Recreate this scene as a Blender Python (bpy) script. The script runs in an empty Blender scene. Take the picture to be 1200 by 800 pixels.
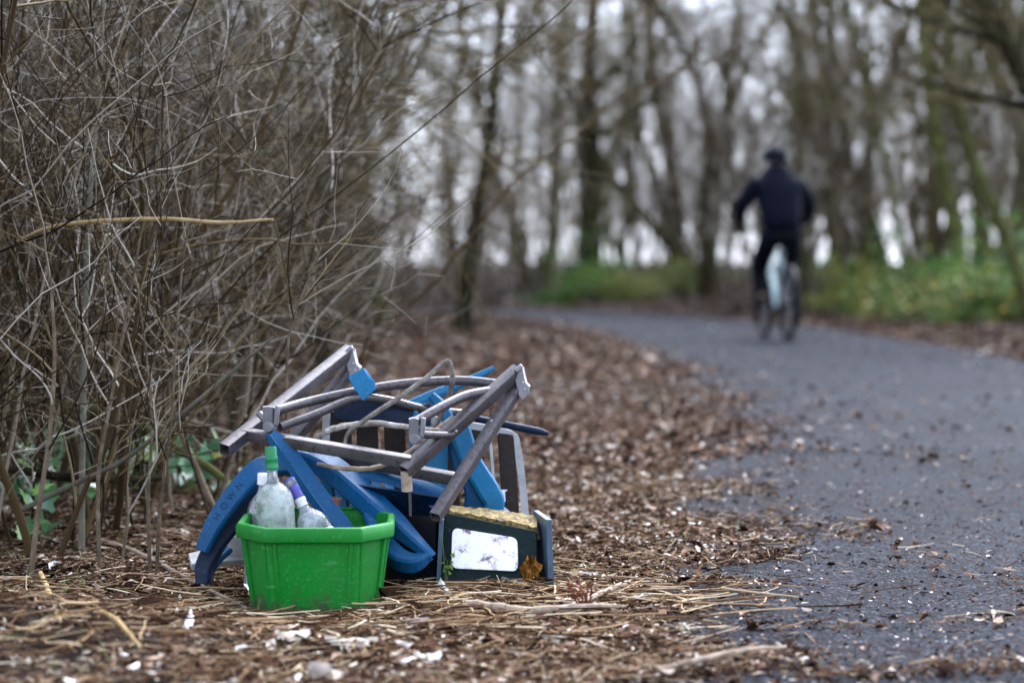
import bpy, bmesh, math, random
import numpy as np
from mathutils import Vector, Matrix

# ------------------------------------------------------------------ camera, sky, sun, exposure
scn = bpy.context.scene
COL = scn.collection
R = math.radians
LENS, SENS = 85.0, 36.0
FPX = LENS / SENS * 1200.0            # focal length in photograph pixels
CAM_H = 0.73
PITCH = math.atan(89.0 / FPX)         # camera looks slightly down

cam_d = bpy.data.cameras.new('camera')
cam = bpy.data.objects.new('camera', cam_d)
COL.objects.link(cam)
cam.location = (0, 0, CAM_H)
cam.rotation_euler = (math.pi / 2 - PITCH, 0, 0)
cam_d.lens = LENS
cam_d.sensor_width = SENS
cam_d.clip_start = 0.1
cam_d.clip_end = 2000
cam_d.dof.use_dof = True
cam_d.dof.focus_distance = 5.45
cam_d.dof.aperture_fstop = 2.5
cam_d.dof.aperture_blades = 0
scn.camera = cam

SUN_EL, SUN_AZ = R(46), R(22)
w = bpy.data.worlds.new('World')
scn.world = w
w.use_nodes = True
nt = w.node_tree
nt.nodes.clear()
sky = nt.nodes.new('ShaderNodeTexSky')
sky.sky_type = 'NISHITA'
sky.sun_disc = False
sky.sun_elevation = SUN_EL
sky.sun_rotation = SUN_AZ
sky.dust_density = 3.0
sky.air_density = 1.0
hs = nt.nodes.new('ShaderNodeHueSaturation')
hs.inputs['Saturation'].default_value = 0.25
bg = nt.nodes.new('ShaderNodeBackground')
bg.inputs['Strength'].default_value = 0.15
wo = nt.nodes.new('ShaderNodeOutputWorld')
nt.links.new(sky.outputs[0], hs.inputs['Color'])
tint = nt.nodes.new('ShaderNodeMix'); tint.data_type = 'RGBA'; tint.blend_type = 'MULTIPLY'
tint.inputs[0].default_value = 1.0
tint.inputs[7].default_value = (0.88, 0.97, 1.18, 1)      # cold cloud light
nt.links.new(hs.outputs[0], tint.inputs[6])
nt.links.new(tint.outputs[2], bg.inputs['Color'])
nt.links.new(bg.outputs[0], wo.inputs['Surface'])

sun_d = bpy.data.lights.new('sun', 'SUN')
sun_d.energy = 0.8
sun_d.angle = R(40)
sun_d.color = (1.0, 0.98, 0.96)
sun = bpy.data.objects.new('sun', sun_d)
COL.objects.link(sun)
# sun_rotation turns clockwise from +Y seen from above
sdir = Vector((math.sin(SUN_AZ) * math.cos(SUN_EL), math.cos(SUN_AZ) * math.cos(SUN_EL), math.sin(SUN_EL)))
sun.rotation_euler = sdir.to_track_quat('Z', 'Y').to_euler()

vs = scn.view_settings
vs.view_transform = 'Standard'
vs.look = 'None'
vs.gamma = 1.0
vs.exposure = 2.48
vs.use_curve_mapping = False
scn.cycles.use_denoising = True
scn.cycles.max_bounces = 5
scn.cycles.diffuse_bounces = 2
scn.cycles.glossy_bounces = 2
scn.cycles.transmission_bounces = 6
scn.cycles.transparent_max_bounces = 8
scn.cycles.caustics_reflective = False
scn.cycles.caustics_refractive = False

# ------------------------------------------------------------------ helpers
rng = np.random.default_rng(7)
random.seed(5)


def at(px, py, d):
    """photograph pixel at distance d along the view direction -> point of the place"""
    x = (px - 600.0) / FPX
    y = -(py - 400.0) / FPX
    v = Vector((x, math.cos(PITCH) + y * math.sin(PITCH), -math.sin(PITCH) + y * math.cos(PITCH)))
    v *= d / v.y
    return Vector((v.x, v.y, v.z + CAM_H))


def link(o, parent=None):
    COL.objects.link(o)
    if parent is not None:
        o.parent = parent
    return o


def tag(o, label=None, cat=None, group=None, kind=None):
    if label: o['label'] = label
    if cat: o['category'] = cat
    if group: o['group'] = group
    if kind: o['kind'] = kind
    return o


def empty(name, loc=(0, 0, 0), rz=0.0):
    o = bpy.data.objects.new(name, None)
    o.empty_display_size = 0.1
    COL.objects.link(o)
    o.location = loc
    o.rotation_euler = (0, 0, rz)
    return o


def np_mesh(name, V, Fs, mat, smooth=True):
    """V (n,3); Fs list of int arrays (m,k)"""
    me = bpy.data.meshes.new(name)
    V = np.asarray(V, dtype=np.float32)
    Fs = [np.asarray(f, dtype=np.int32) for f in Fs if len(f)]
    me.vertices.add(len(V))
    me.vertices.foreach_set('co', V.ravel())
    nl = sum(f.size for f in Fs)
    npoly = sum(len(f) for f in Fs)
    me.loops.add(nl)
    me.loops.foreach_set('vertex_index', np.concatenate([f.ravel() for f in Fs]))
    me.polygons.add(npoly)
    tot = np.concatenate([np.full(len(f), f.shape[1], np.int32) for f in Fs])
    st = np.concatenate([[0], np.cumsum(tot)[:-1]]).astype(np.int32)
    me.polygons.foreach_set('loop_start', st)
    me.polygons.foreach_set('loop_total', tot)
    if smooth:
        me.polygons.foreach_set('use_smooth', np.ones(npoly, dtype=bool))
    me.update(calc_edges=True)
    me.validate()
    if mat is not None:
        me.materials.append(mat)
    return me


def mobj(name, me, parent=None):
    return link(bpy.data.objects.new(name, me), parent)


class Geo:
    """collects vertices and faces for one mesh"""
    def __init__(s):
        s.V = []; s.F = []; s.n = 0

    def add(s, V, F):
        V = np.asarray(V, float).reshape(-1, 3)
        s.V.append(V)
        for f in F:
            s.F.append([i + s.n for i in f])
        s.n += len(V)

    def obj(s, name, mat, parent=None, bevel=0.0, smooth=True, seg=2, angle=35):
        me = bpy.data.meshes.new(name)
        me.from_pydata([tuple(v) for v in np.concatenate(s.V)], [], s.F)
        bm = bmesh.new(); bm.from_mesh(me)
        bmesh.ops.recalc_face_normals(bm, faces=bm.faces)
        for f in bm.faces: f.smooth = smooth
        for e in bm.edges:
            if len(e.link_faces) == 2 and e.calc_face_angle(0) > R(angle): e.smooth = False
        bm.to_mesh(me); bm.free()
        me.materials.append(mat)
        o = mobj(name, me, parent)
        if bevel > 0:
            m = o.modifiers.new('bevel', 'BEVEL'); m.width = bevel; m.segments = seg; m.limit_method = 'ANGLE'
            m.angle_limit = R(35); m.harden_normals = False
        return o


def box_geo(g, c, s, rot=None):
    x, y, z = [v / 2 for v in s]
    V = np.array([[-x, -y, -z], [x, -y, -z], [x, y, -z], [-x, y, -z], [-x, -y, z], [x, -y, z], [x, y, z], [-x, y, z]])
    if rot is not None: V = V @ np.array(rot).T
    V = V + np.array(c)
    g.add(V, [(0, 3, 2, 1), (4, 5, 6, 7), (0, 1, 5, 4), (1, 2, 6, 5), (2, 3, 7, 6), (3, 0, 4, 7)])


def frames(path, up):
    path = np.asarray(path, float)
    T = np.gradient(path, axis=0)
    T /= np.linalg.norm(T, axis=1)[:, None] + 1e-12
    up = np.broadcast_to(np.asarray(up, float), path.shape)
    U = up - (up * T).sum(1)[:, None] * T
    U /= np.linalg.norm(U, axis=1)[:, None] + 1e-12
    S = np.cross(T, U)
    return T, S, U


def smooth_path(pts, n=14):
    """Catmull-Rom through the points"""
    P = np.asarray([tuple(p) for p in pts], float)
    if len(P) == 2:
        t = np.linspace(0, 1, n)[:, None]
        return P[0] * (1 - t) + P[1] * t
    E = np.vstack([2 * P[0] - P[1], P, 2 * P[-1] - P[-2]])
    out = []
    per = max(2, n // (len(P) - 1))
    for i in range(len(P) - 1):
        p0, p1, p2, p3 = E[i:i + 4]
        for t in np.linspace(0, 1, per, endpoint=False):
            out.append(0.5 * ((2 * p1) + (-p0 + p2) * t + (2 * p0 - 5 * p1 + 4 * p2 - p3) * t * t + (-p0 + 3 * p1 - 3 * p2 + p3) * t ** 3))
    out.append(P[-1])
    return np.array(out)


def sweep(g, path, profiles, up, cap=True):
    """profiles: (K,M,2) closed rings in (side, up)"""
    path = np.asarray(path, float)
    T, S, U = frames(path, up)
    K, M = profiles.shape[:2]
    V = path[:, None, :] + profiles[:, :, 0:1] * S[:, None, :] + profiles[:, :, 1:2] * U[:, None, :]
    F = []
    for k in range(K - 1):
        for m in range(M):
            a, b = k * M + m, k * M + (m + 1) % M
            F.append((a, b, b + M, a + M))
    if cap:
        F.append(tuple(range(M - 1, -1, -1)))
        F.append(tuple((K - 1) * M + m for m in range(M)))
    g.add(V.reshape(-1, 3), F)


def circ(n, r):
    a = np.arange(n) * 2 * math.pi / n
    return np.stack([np.cos(a), np.sin(a)], 1) * r


def round_tube(g, pts, r, n=12, sm=16, cap=True):
    path = smooth_path(pts, sm)
    rr = np.interp(np.linspace(0, 1, len(path)), np.linspace(0, 1, len(np.atleast_1d(r))), np.atleast_1d(r)) if np.ndim(r) else np.full(len(path), r)
    prof = np.stack([circ(n, q) for q in rr])
    t = path[-1] - path[0]
    up = (0, 0, 1) if abs(t[2]) < 0.8 * np.linalg.norm(t) else (0, 1, 0.01)
    sweep(g, path, prof, up, cap)


def square_tube(g, p0, p1, w, h, up, rad=0.003, wall=0.0025):
    """hollow square steel tube with open ends"""
    p0, p1 = np.array(p0, float), np.array(p1, float)
    L = np.linalg.norm(p1 - p0)

    def ring(w, h, rad):
        out = []
        for sx, sy, a0 in ((1, 1, 0), (-1, 1, 90), (-1, -1, 180), (1, -1, 270)):
            for k in range(3):
                a = R(a0 + 45 * k)
                out.append((sx * (w / 2 - rad) + rad * math.cos(a), sy * (h / 2 - rad) + rad * math.sin(a)))
        return np.array(out)
    o_, i_ = ring(w, h, rad), ring(w - 2 * wall, h - 2 * wall, rad * 0.6)
    t = (p1 - p0) / L
    stations = [p0 + t * 0.05, p0 + t * 0.0001, p0, p1, p1 - t * 0.0001, p1 - t * 0.05]
    prof = np.stack([i_, i_, o_, o_, i_, i_])
    # sweep wants monotone tangents: use one frame for all
    up = np.asarray(up, float)
    U = up - up.dot(t) * t; U /= np.linalg.norm(U); S = np.cross(t, U)
    V = np.array(stations)[:, None, :] + prof[:, :, 0:1] * S + prof[:, :, 1:2] * U
    M = 12; F = []
    for k in range(5):
        for m in range(M):
            a, b = k * M + m, k * M + (m + 1) % M
            F.append((a, b, b + M, a + M))
    F.append(tuple(range(M - 1, -1, -1))); F.append(tuple(5 * M + m for m in range(M)))
    g.add(V.reshape(-1, 3), F)


def channel(g, pts, widths, depths, up, wall=0.0045, n=18):
    """thin-walled moulded U channel, web towards `up`"""
    path = smooth_path(pts, n)
    q = np.linspace(0, 1, len(path))
    W = np.interp(q, np.linspace(0, 1, len(widths)), widths)
    D = np.interp(q, np.linspace(0, 1, len(depths)), depths)
    prof = []
    for w_, d_ in zip(W, D):
        a, t = w_ / 2, wall
        c = min(0.006, a * 0.4)
        prof.append([(-a, -d_), (-a, -c), (-a + c, 0), (a - c, 0), (a, -c), (a, -d_), (a - t, -d_), (a - t, -c - t * .4), (a - c - t * .4, -t), (-a + c + t * .4, -t), (-a + t, -c - t * .4), (-a + t, -d_)])
    sweep(g, path, np.array(prof), up)


def sheet(g, rows, t=0.004):
    """grid of points (r,c,3) turned into a thin solid"""
    A = np.asarray(rows, float)
    r, c = A.shape[:2]
    du = np.gradient(A, axis=1); dv = np.gradient(A, axis=0)
    N = np.cross(du, dv); N /= np.linalg.norm(N, axis=2)[:, :, None] + 1e-12
    B = A - N * t
    V = np.concatenate([A.reshape(-1, 3), B.reshape(-1, 3)])
    n = r * c; F = []
    for i in range(r - 1):
        for j in range(c - 1):
            a = i * c + j
            F.append((a, a + 1, a + c + 1, a + c)); F.append((n + a, n + a + c, n + a + c + 1, n + a + 1))
    edge = [(0, j) for j in range(c)] + [(i, c - 1) for i in range(1, r)] + [(r - 1, j) for j in range(c - 2, -1, -1)] + [(i, 0) for i in range(r - 2, 0, -1)]
    ids = [i * c + j for i, j in edge]
    for k in range(len(ids)):
        a, b = ids[k], ids[(k + 1) % len(ids)]
        F.append((b, a, n + a, n + b))
    g.add(V, F)


def bilin(c00, c10, c11, c01, nu, nv, bulge=0.0, sag=None):
    """grid between four corners; bulge pushes the middle along the normal"""
    c = [np.array(tuple(p), float) for p in (c00, c10, c11, c01)]
    u = np.linspace(0, 1, nu)[None, :, None]; v = np.linspace(0, 1, nv)[:, None, None]
    G = c[0] * (1 - u) * (1 - v) + c[1] * u * (1 - v) + c[2] * u * v + c[3] * (1 - u) * v
    N = np.cross(c[1] - c[0], c[3] - c[0]); N /= np.linalg.norm(N)
    return G + N * bulge * (4 * u * (1 - u)) * (0.4 + 0.6 * 4 * v * (1 - v))


# ---- batches of thin tubes (twigs, straw)
def tube_batch(P, Rr, n=3):
    P = np.asarray(P, float); N, K = P.shape[:2]
    T = np.gradient(P, axis=1)
    T /= np.linalg.norm(T, axis=2)[:, :, None] + 1e-12
    mean = np.abs(P[:, -1] - P[:, 0])
    ref = np.eye(3)[np.argmin(mean, axis=1)][:, None, :]
    U = np.cross(T, np.broadcast_to(ref, T.shape)); U /= np.linalg.norm(U, axis=2)[:, :, None] + 1e-12
    W = np.cross(T, U)
    a = np.arange(n) * 2 * math.pi / n
    V = P[:, :, None, :] + Rr[:, :, None, None] * (np.cos(a)[None, None, :, None] * U[:, :, None, :] + np.sin(a)[None, None, :, None] * W[:, :, None, :])
    idx = np.arange(N * K * n).reshape(N, K, n)
    A = idx[:, :-1, :]; B = np.roll(idx, -1, axis=2)[:, :-1, :]
    C = np.roll(idx, -1, axis=2)[:, 1:, :]; D = idx[:, 1:, :]
    F = np.stack([A, B, C, D], -1).reshape(-1, 4)
    return V.reshape(-1, 3), F


def join_np(parts):
    V, F, n = [], [], 0
    for v, f in parts:
        V.append(v); F.append(f + n); n += len(v)
    return np.concatenate(V), np.concatenate(F)


def unit(v):
    return v / (np.linalg.norm(v, axis=-1, keepdims=True) + 1e-12)


def grow(r, start, dirs, length, K, wander=0.15, up=0.0, arc=0.5):
    N = len(start)
    P = np.zeros((N, K, 3)); P[:, 0] = start
    d = unit(np.asarray(dirs, float))
    step = (np.asarray(length) / (K - 1))[:, None]
    bend = r.normal(0, wander * 0.5, (N, 3))
    for k in range(1, K):
        d = unit(d + r.normal(0, wander, (N, 3)) * 0.7 + bend * arc + np.array([0, 0, up]))
        P[:, k] = P[:, k - 1] + d * step
    return P


def spawn(r, P, Rad, n, t0, t1, ang0, ang1):
    """n child starts per polyline"""
    N, K = P.shape[:2]
    t = r.uniform(t0, t1, (N, n)) * (K - 1)
    i = np.minimum(t.astype(int), K - 2); f = t - i
    row = np.arange(N)[:, None]
    S = P[row, i] * (1 - f)[..., None] + P[row, i + 1] * f[..., None]
    T = unit(P[row, i + 1] - P[row, i])
    q = unit(np.cross(T, r.normal(0, 1, T.shape)))
    a = np.radians(r.uniform(ang0, ang1, (N, n)))[..., None]
    D = T * np.cos(a) + q * np.sin(a)
    rs = Rad[row, i] * (1 - f) + Rad[row, i + 1] * f
    return S.reshape(-1, 3), D.reshape(-1, 3), rs.ravel(), (t / (K - 1)).ravel()


def taper(r0, r1, K):
    t = np.linspace(0, 1, K)[None, :]
    return np.asarray(r0)[:, None] * (1 - t) + np.asarray(r1)[:, None] * t


# ---- height noise
def vnoise(x, y, s, seed):
    g = np.random.default_rng(seed).random((64, 64))
    x = np.asarray(x) / s; y = np.asarray(y) / s
    i = np.floor(x).astype(int); j = np.floor(y).astype(int)
    f = x - i; h = y - j; f = f * f * (3 - 2 * f); h = h * h * (3 - 2 * h)
    a = g[i % 64, j % 64]; b = g[(i + 1) % 64, j % 64]; c = g[i % 64, (j + 1) % 64]; d = g[(i + 1) % 64, (j + 1) % 64]
    return (a * (1 - f) + b * f) * (1 - h) + (c * (1 - f) + d * f) * h - 0.5


# path edges (X of the left and right edge against Y)
PE_Y = np.array([-30, 0, 4.2, 7.2, 11, 17.4, 23.2, 27, 30, 33, 37.6, 40])
PE_L = np.array([-0.6, 0.05, 0.30, 0.66, 1.02, 1.40, 1.42, 1.15, 0.7, 0.2, -1.3, -3.0])
PATH_PTS = [(0.8, -30), (1.32, 0), (1.60, 4.2), (1.98, 8), (2.33, 12), (2.5, 18), (2.42, 23.5), (2.12, 28), (1.55, 32.5), (0.5, 36.6), (-1.6, 39.6), (-5.5, 42.0), (-12, 43.5), (-30, 45)]
PC = smooth_path([(x, y, 0) for x, y in PATH_PTS], 160)[:, :2]
PW = 1.42   # half width


def path_dist(x, y):
    """distance from the path's centre line"""
    x = np.asarray(x, float); y = np.asarray(y, float)
    sh = x.shape
    p = np.stack([x.ravel(), y.ravel()], 1)
    out = np.full(len(p), 1e9)
    for s in range(0, len(p), 20000):
        q = p[s:s + 20000]
        out[s:s + 20000] = np.sqrt(((q[:, None, :] - PC[None]) ** 2).sum(2).min(1))
    return out.reshape(sh)


def right_of_path(x, y):
    cx = np.interp(y, PC[:, 1], PC[:, 0])
    return np.asarray(x) > cx


def gheight(x, y, fine=True):
    x = np.asarray(x, float); y = np.asarray(y, float)
    pd = path_dist(x, y)
    m = np.clip((pd - PW - 0.02) / 0.8, 0, 1)
    m = m * m * (3 - 2 * m)
    h = vnoise(x, y, 3.1, 1) * 0.10 + vnoise(x, y, 0.9, 2) * 0.05
    # soil mound in front of the shrubs
    e = np.exp(-(((x + 1.15) / 0.60) ** 2 + ((y - 4.45) / 0.45) ** 2))
    h = h * np.where(y < 8, 0.45, 1) + 0.07 * e
    # banks away from the path
    far = np.clip((pd - 2.6) / 9, 0, 1)
    h = h + np.where(right_of_path(x, y) | (y > 36), 0.75, 0.40) * far ** 1.3
    calm = np.exp(-(((x + 0.25) / 0.6) ** 2 + ((y - 5.2) / 0.45) ** 2))
    tubp = np.exp(-(((x + 0.43) / 0.27) ** 2 + ((y - 5.2) / 0.30) ** 2))
    h = h * (1 - 0.85 * calm) - 0.016 * calm - 0.036 * tubp
    if fine:
        h = h + vnoise(x, y, 0.22, 3) * 0.035 + vnoise(x, y, 0.07, 4) * 0.014 * (1 + 3.2 * e)
    return h * m


# ------------------------------------------------------------------ materials
def mat(name):
    m = bpy.data.materials.new(name)
    m.use_nodes = True
    n = m.node_tree.nodes
    return m, n, m.node_tree.links, n['Principled BSDF']


def ramp(n, stops):
    r = n.new('ShaderNodeValToRGB')
    cr = r.color_ramp
    while len(cr.elements) < len(stops): cr.elements.new(0.5)
    for e, (p, c) in zip(cr.elements, stops):
        e.position = p; e.color = (*c, 1)
    return r


def noise(n, l, scale, detail=4, rough=0.6, coord='Object'):
    tc = n.new('ShaderNodeTexCoord')
    x = n.new('ShaderNodeTexNoise')
    x.inputs['Scale'].default_value = scale; x.inputs['Detail'].default_value = detail; x.inputs['Roughness'].default_value = rough
    l.new(tc.outputs[coord], x.inputs['Vector'])
    return x


def mixc(n, l, fac, a, b, mode='MIX'):
    x = n.new('ShaderNodeMix'); x.data_type = 'RGBA'; x.blend_type = mode
    for sock, v in ((0, fac), (6, a), (7, b)):
        if isinstance(v, (int, float)): x.inputs[sock].default_value = v
        elif isinstance(v, tuple): x.inputs[sock].default_value = (*v, 1)
        else: l.new(v, x.inputs[sock])
    return x.outputs[2]


def bump(n, l, h, strength, dist, bs):
    b = n.new('ShaderNodeBump'); b.inputs['Strength'].default_value = strength; b.inputs['Distance'].default_value = dist
    l.new(h, b.inputs['Height']); l.new(b.outputs[0], bs.inputs['Normal'])


def island_mat(name, stops, rough=0.75, noise_scale=0, spec=0.0, transl=0.0):
    m, n, l, b = mat(name)
    g = n.new('ShaderNodeNewGeometry')
    r = ramp(n, stops); r.color_ramp.interpolation = 'LINEAR'
    l.new(g.outputs['Random Per Island'], r.inputs[0])
    col = r.outputs[0]
    if noise_scale:
        x = noise(n, l, noise_scale, 3)
        rr = ramp(n, [(0.3, (0.55, 0.55, 0.55)), (0.7, (1.25, 1.25, 1.25))]); l.new(x.outputs[0], rr.inputs[0])
        col = mixc(n, l, 1.0, col, rr.outputs[0], 'MULTIPLY')
    l.new(col, b.inputs['Base Color'])
    b.inputs['Roughness'].default_value = rough
    b.inputs['Specular IOR Level'].default_value = spec
    return m


def bark_mat(name, c0, c1, c2, scale=8, rough=0.85):
    m, n, l, b = mat(name)
    oi = n.new('ShaderNodeObjectInfo')
    x = noise(n, l, scale, 5, 0.65)
    r = ramp(n, [(0.3, c0), (0.52, c1), (0.75, c2)]); l.new(x.outputs[0], r.inputs[0])
    hv = n.new('ShaderNodeHueSaturation')
    mr = n.new('ShaderNodeMapRange'); mr.inputs[3].default_value = 0.65; mr.inputs[4].default_value = 1.35
    l.new(oi.outputs['Random'], mr.inputs[0]); l.new(mr.outputs[0], hv.inputs['Value']); l.new(r.outputs[0], hv.inputs['Color'])
    l.new(hv.outputs[0], b.inputs['Base Color'])
    b.inputs['Specular IOR Level'].default_value = 0.02
    b.inputs['Roughness'].default_value = rough
    bump(n, l, x.outputs[0], 0.6, 0.01, b)
    return m


def plastic(name, c, dirt=(0.12, 0.10, 0.08), amount=0.5, rough=0.35, scale=9):
    m, n, l, b = mat(name)
    x = noise(n, l, scale, 6, 0.7)
    r = ramp(n, [(0.42, (0, 0, 0)), (0.75, (amount, amount, amount))]); l.new(x.outputs[0], r.inputs[0])
    y = noise(n, l, 130, 3, 0.7)
    r2 = ramp(n, [(0.58, (0, 0, 0)), (0.72, (0.55, 0.55, 0.55))]); l.new(y.outputs[0], r2.inputs[0])
    z = noise(n, l, 3.2, 3, 0.6)
    r3 = ramp(n, [(0.3, tuple(v * 0.72 for v in c)), (0.7, tuple(min(1, v * 1.18) for v in c))]); l.new(z.outputs[0], r3.inputs[0])
    col = mixc(n, l, r.outputs[0], r3.outputs[0], dirt)
    col = mixc(n, l, r2.outputs[0], col, tuple(min(1, v * 1.5 + 0.06) for v in c))
    l.new(col, b.inputs['Base Color'])
    rr = ramp(n, [(0.3, (rough,) * 3), (0.75, (min(1, rough + 0.4),) * 3)]); l.new(x.outputs[0], rr.inputs[0])
    l.new(rr.outputs[0], b.inputs['Roughness'])
    b.inputs['Specular IOR Level'].default_value = 0.2
    bump(n, l, y.outputs[0], 0.25, 0.002, b)
    return m


def simple(name, c, rough=0.6, metal=0.0, spec=0.3):
    m, n, l, b = mat(name)
    b.inputs['Specular IOR Level'].default_value = spec
    x = noise(n, l, 30, 4)
    r = ramp(n, [(0.3, tuple(v * 0.75 for v in c)), (0.7, tuple(min(1, v * 1.2) for v in c))]); l.new(x.outputs[0], r.inputs[0])
    l.new(r.outputs[0], b.inputs['Base Color'])
    b.inputs['Roughness'].default_value = rough; b.inputs['Metallic'].default_value = metal
    return m


M = {}
# soil
m, n, l, b = mat('soil'); M['soil'] = m
x = noise(n, l, 5, 6, 0.7); y = noise(n, l, 60, 5, 0.7)
r = ramp(n, [(0.3, (0.008, 0.006, 0.005)), (0.5, (0.022, 0.016, 0.013)), (0.72, (0.060, 0.043, 0.034))]); l.new(x.outputs[0], r.inputs[0])
r2 = ramp(n, [(0.35, (0.4, 0.4, 0.4)), (0.7, (1.5, 1.45, 1.4))]); l.new(y.outputs[0], r2.inputs[0])
l.new(mixc(n, l, 1.0, r.outputs[0], r2.outputs[0], 'MULTIPLY'), b.inputs['Base Color'])
b.inputs['Roughness'].default_value = 0.85
b.inputs['Specular IOR Level'].default_value = 0.03
bump(n, l, y.outputs[0], 0.9, 0.02, b)

# asphalt: dark binder with paler stones
m, n, l, b = mat('asphalt'); M['asphalt'] = m
tc = n.new('ShaderNodeTexCoord')
vo = n.new('ShaderNodeTexVoronoi'); vo.inputs['Scale'].default_value = 130; l.new(tc.outputs['Object'], vo.inputs['Vector'])
r = ramp(n, [(0.0, (0.004, 0.0046, 0.006)), (0.5, (0.0085, 0.0098, 0.0135)), (0.85, (0.022, 0.024, 0.031)), (1.0, (0.085, 0.086, 0.10))])
sep = n.new('ShaderNodeSeparateColor'); l.new(vo.outputs['Color'], sep.inputs[0]); l.new(sep.outputs[0], r.inputs[0])
x = noise(n, l, 0.9, 5, 0.65)
r2 = ramp(n, [(0.3, (0.72, 0.70, 0.70)), (0.7, (1.2, 1.18, 1.2))]); l.new(x.outputs[0], r2.inputs[0])
y = noise(n, l, 2.3, 5, 0.7)
r3 = ramp(n, [(0.55, (0, 0, 0)), (0.72, (0.55, 0.55, 0.55))]); l.new(y.outputs[0], r3.inputs[0])
c = mixc(n, l, 1.0, r.outputs[0], r2.outputs[0], 'MULTIPLY')
c = mixc(n, l, r3.outputs[0], c, (0.024, 0.018, 0.016))
l.new(c, b.inputs['Base Color'])
b.inputs['Roughness'].default_value = 0.75
b.inputs['Specular IOR Level'].default_value = 0.025
bump(n, l, vo.outputs['Distance'], 0.8, 0.006, b)

LEAF_STOPS = [(0.0, (0.012, 0.0075, 0.006)), (0.28, (0.040, 0.0215, 0.014)), (0.52, (0.098, 0.054, 0.036)), (0.74, (0.185, 0.112, 0.075)), (0.90, (0.33, 0.23, 0.165)), (1.0, (0.68, 0.61, 0.53))]
M['leaf'] = island_mat('dead_leaf', LEAF_STOPS, 0.6, 40)
M['straw'] = island_mat('straw', [(0.0, (0.020, 0.011, 0.007)), (0.35, (0.075, 0.041, 0.022)), (0.62, (0.19, 0.112, 0.060)), (0.84, (0.39, 0.27, 0.15)), (1.0, (0.64, 0.54, 0.38))], 0.6)
M['pale'] = island_mat('pale_chip', [(0.0, (0.42, 0.36, 0.27)), (0.5, (0.58, 0.52, 0.42)), (1.0, (0.74, 0.71, 0.66))], 0.55)
M['twig'] = island_mat('twig', [(0.0, (0.007, 0.0045, 0.0025)), (0.4, (0.028, 0.0175, 0.008)), (0.62, (0.078, 0.052, 0.022)), (0.82, (0.155, 0.115, 0.060)), (0.93, (0.38, 0.345, 0.29)), (1.0, (0.62, 0.55, 0.45))], 0.55, 0, 0.04)
M['far_twig'] = island_mat('far_twig', [(0.0, (0.026, 0.020, 0.009)), (0.5, (0.075, 0.060, 0.027)), (1.0, (0.19, 0.155, 0.085))], 0.7)
M['bark'] = bark_mat('bark', (0.026, 0.023, 0.010), (0.066, 0.068, 0.024), (0.10, 0.12, 0.035), 6)
M['bark_dark'] = bark_mat('bark_dark', (0.010, 0.008, 0.005), (0.024, 0.021, 0.011), (0.046, 0.050, 0.018), 7)
M['bark_pale'] = bark_mat('bark_pale', (0.09, 0.078, 0.055), (0.15, 0.138, 0.10), (0.24, 0.23, 0.17), 9)
M['stem'] = bark_mat('stem_bark', (0.05, 0.036, 0.024), (0.105, 0.08, 0.052), (0.20, 0.165, 0.115), 22, 0.6)
M['stick'] = bark_mat('stick_bark', (0.12, 0.09, 0.065), (0.24, 0.185, 0.135), (0.38, 0.31, 0.24), 30, 0.65)
M['stick_lichen'] = bark_mat('lichen_bark', (0.10, 0.08, 0.07), (0.22, 0.19, 0.16), (0.48, 0.46, 0.40), 45, 0.7)
M['yellow_wood'] = bark_mat('yellow_wood', (0.22, 0.14, 0.06), (0.38, 0.26, 0.12), (0.52, 0.40, 0.23), 16, 0.6)
M['evergreen'] = island_mat('evergreen_leaf', [(0.0, (0.010, 0.035, 0.010)), (0.5, (0.045, 0.15, 0.025)), (0.85, (0.12, 0.29, 0.04)), (1.0, (0.48, 0.42, 0.06))], 0.4, 0, 0.08)
M['bramble'] = island_mat('bramble_leaf', [(0.0, (0.03, 0.07, 0.018)), (0.5, (0.09, 0.18, 0.035)), (0.75, (0.24, 0.26, 0.05)), (1.0, (0.46, 0.24, 0.06))], 0.45, 0, 0.08)
M['grassy'] = island_mat('grass_blade', [(0.0, (0.05, 0.10, 0.03)), (0.6, (0.12, 0.19, 0.05)), (1.0, (0.33, 0.30, 0.14))], 0.5)
m, n, l, b = mat('ivy_leaf'); M['ivy'] = m
oi = n.new('ShaderNodeObjectInfo')
r = ramp(n, [(0.0, (0.025, 0.10, 0.035)), (0.5, (0.05, 0.19, 0.06)), (0.82, (0.12, 0.27, 0.07)), (1.0, (0.36, 0.36, 0.08))]); l.new(oi.outputs['Random'], r.inputs[0])
l.new(r.outputs[0], b.inputs['Base Color']); b.inputs['Roughness'].default_value = 0.3

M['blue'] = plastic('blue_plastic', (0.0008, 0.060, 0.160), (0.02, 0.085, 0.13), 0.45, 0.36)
M['blue_shade'] = plastic('shaded_blue_plastic', (0.001, 0.009, 0.030), (0.010, 0.022, 0.034), 0.3, 0.38)  # darker copy of the blue: shade painted into the plastic
M['blue_lit'] = plastic('lit_blue_plastic', (0.0015, 0.110, 0.23), (0.05, 0.12, 0.16), 0.5, 0.4)  # lighter copy of the blue: light painted into the plastic
M['green'] = plastic('green_plastic', (0.0015, 0.172, 0.014), (0.02, 0.10, 0.02), 0.6, 0.36, 7)
n = M['green'].node_tree.nodes; l = M['green'].node_tree.links; b = n['Principled BSDF']
src = b.inputs['Base Color'].links[0].from_socket
tc = n.new('ShaderNodeTexCoord'); sp_ = n.new('ShaderNodeSeparateXYZ'); l.new(tc.outputs['Object'], sp_.inputs[0])
mud = noise(n, l, 22, 6, 0.75)
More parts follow.
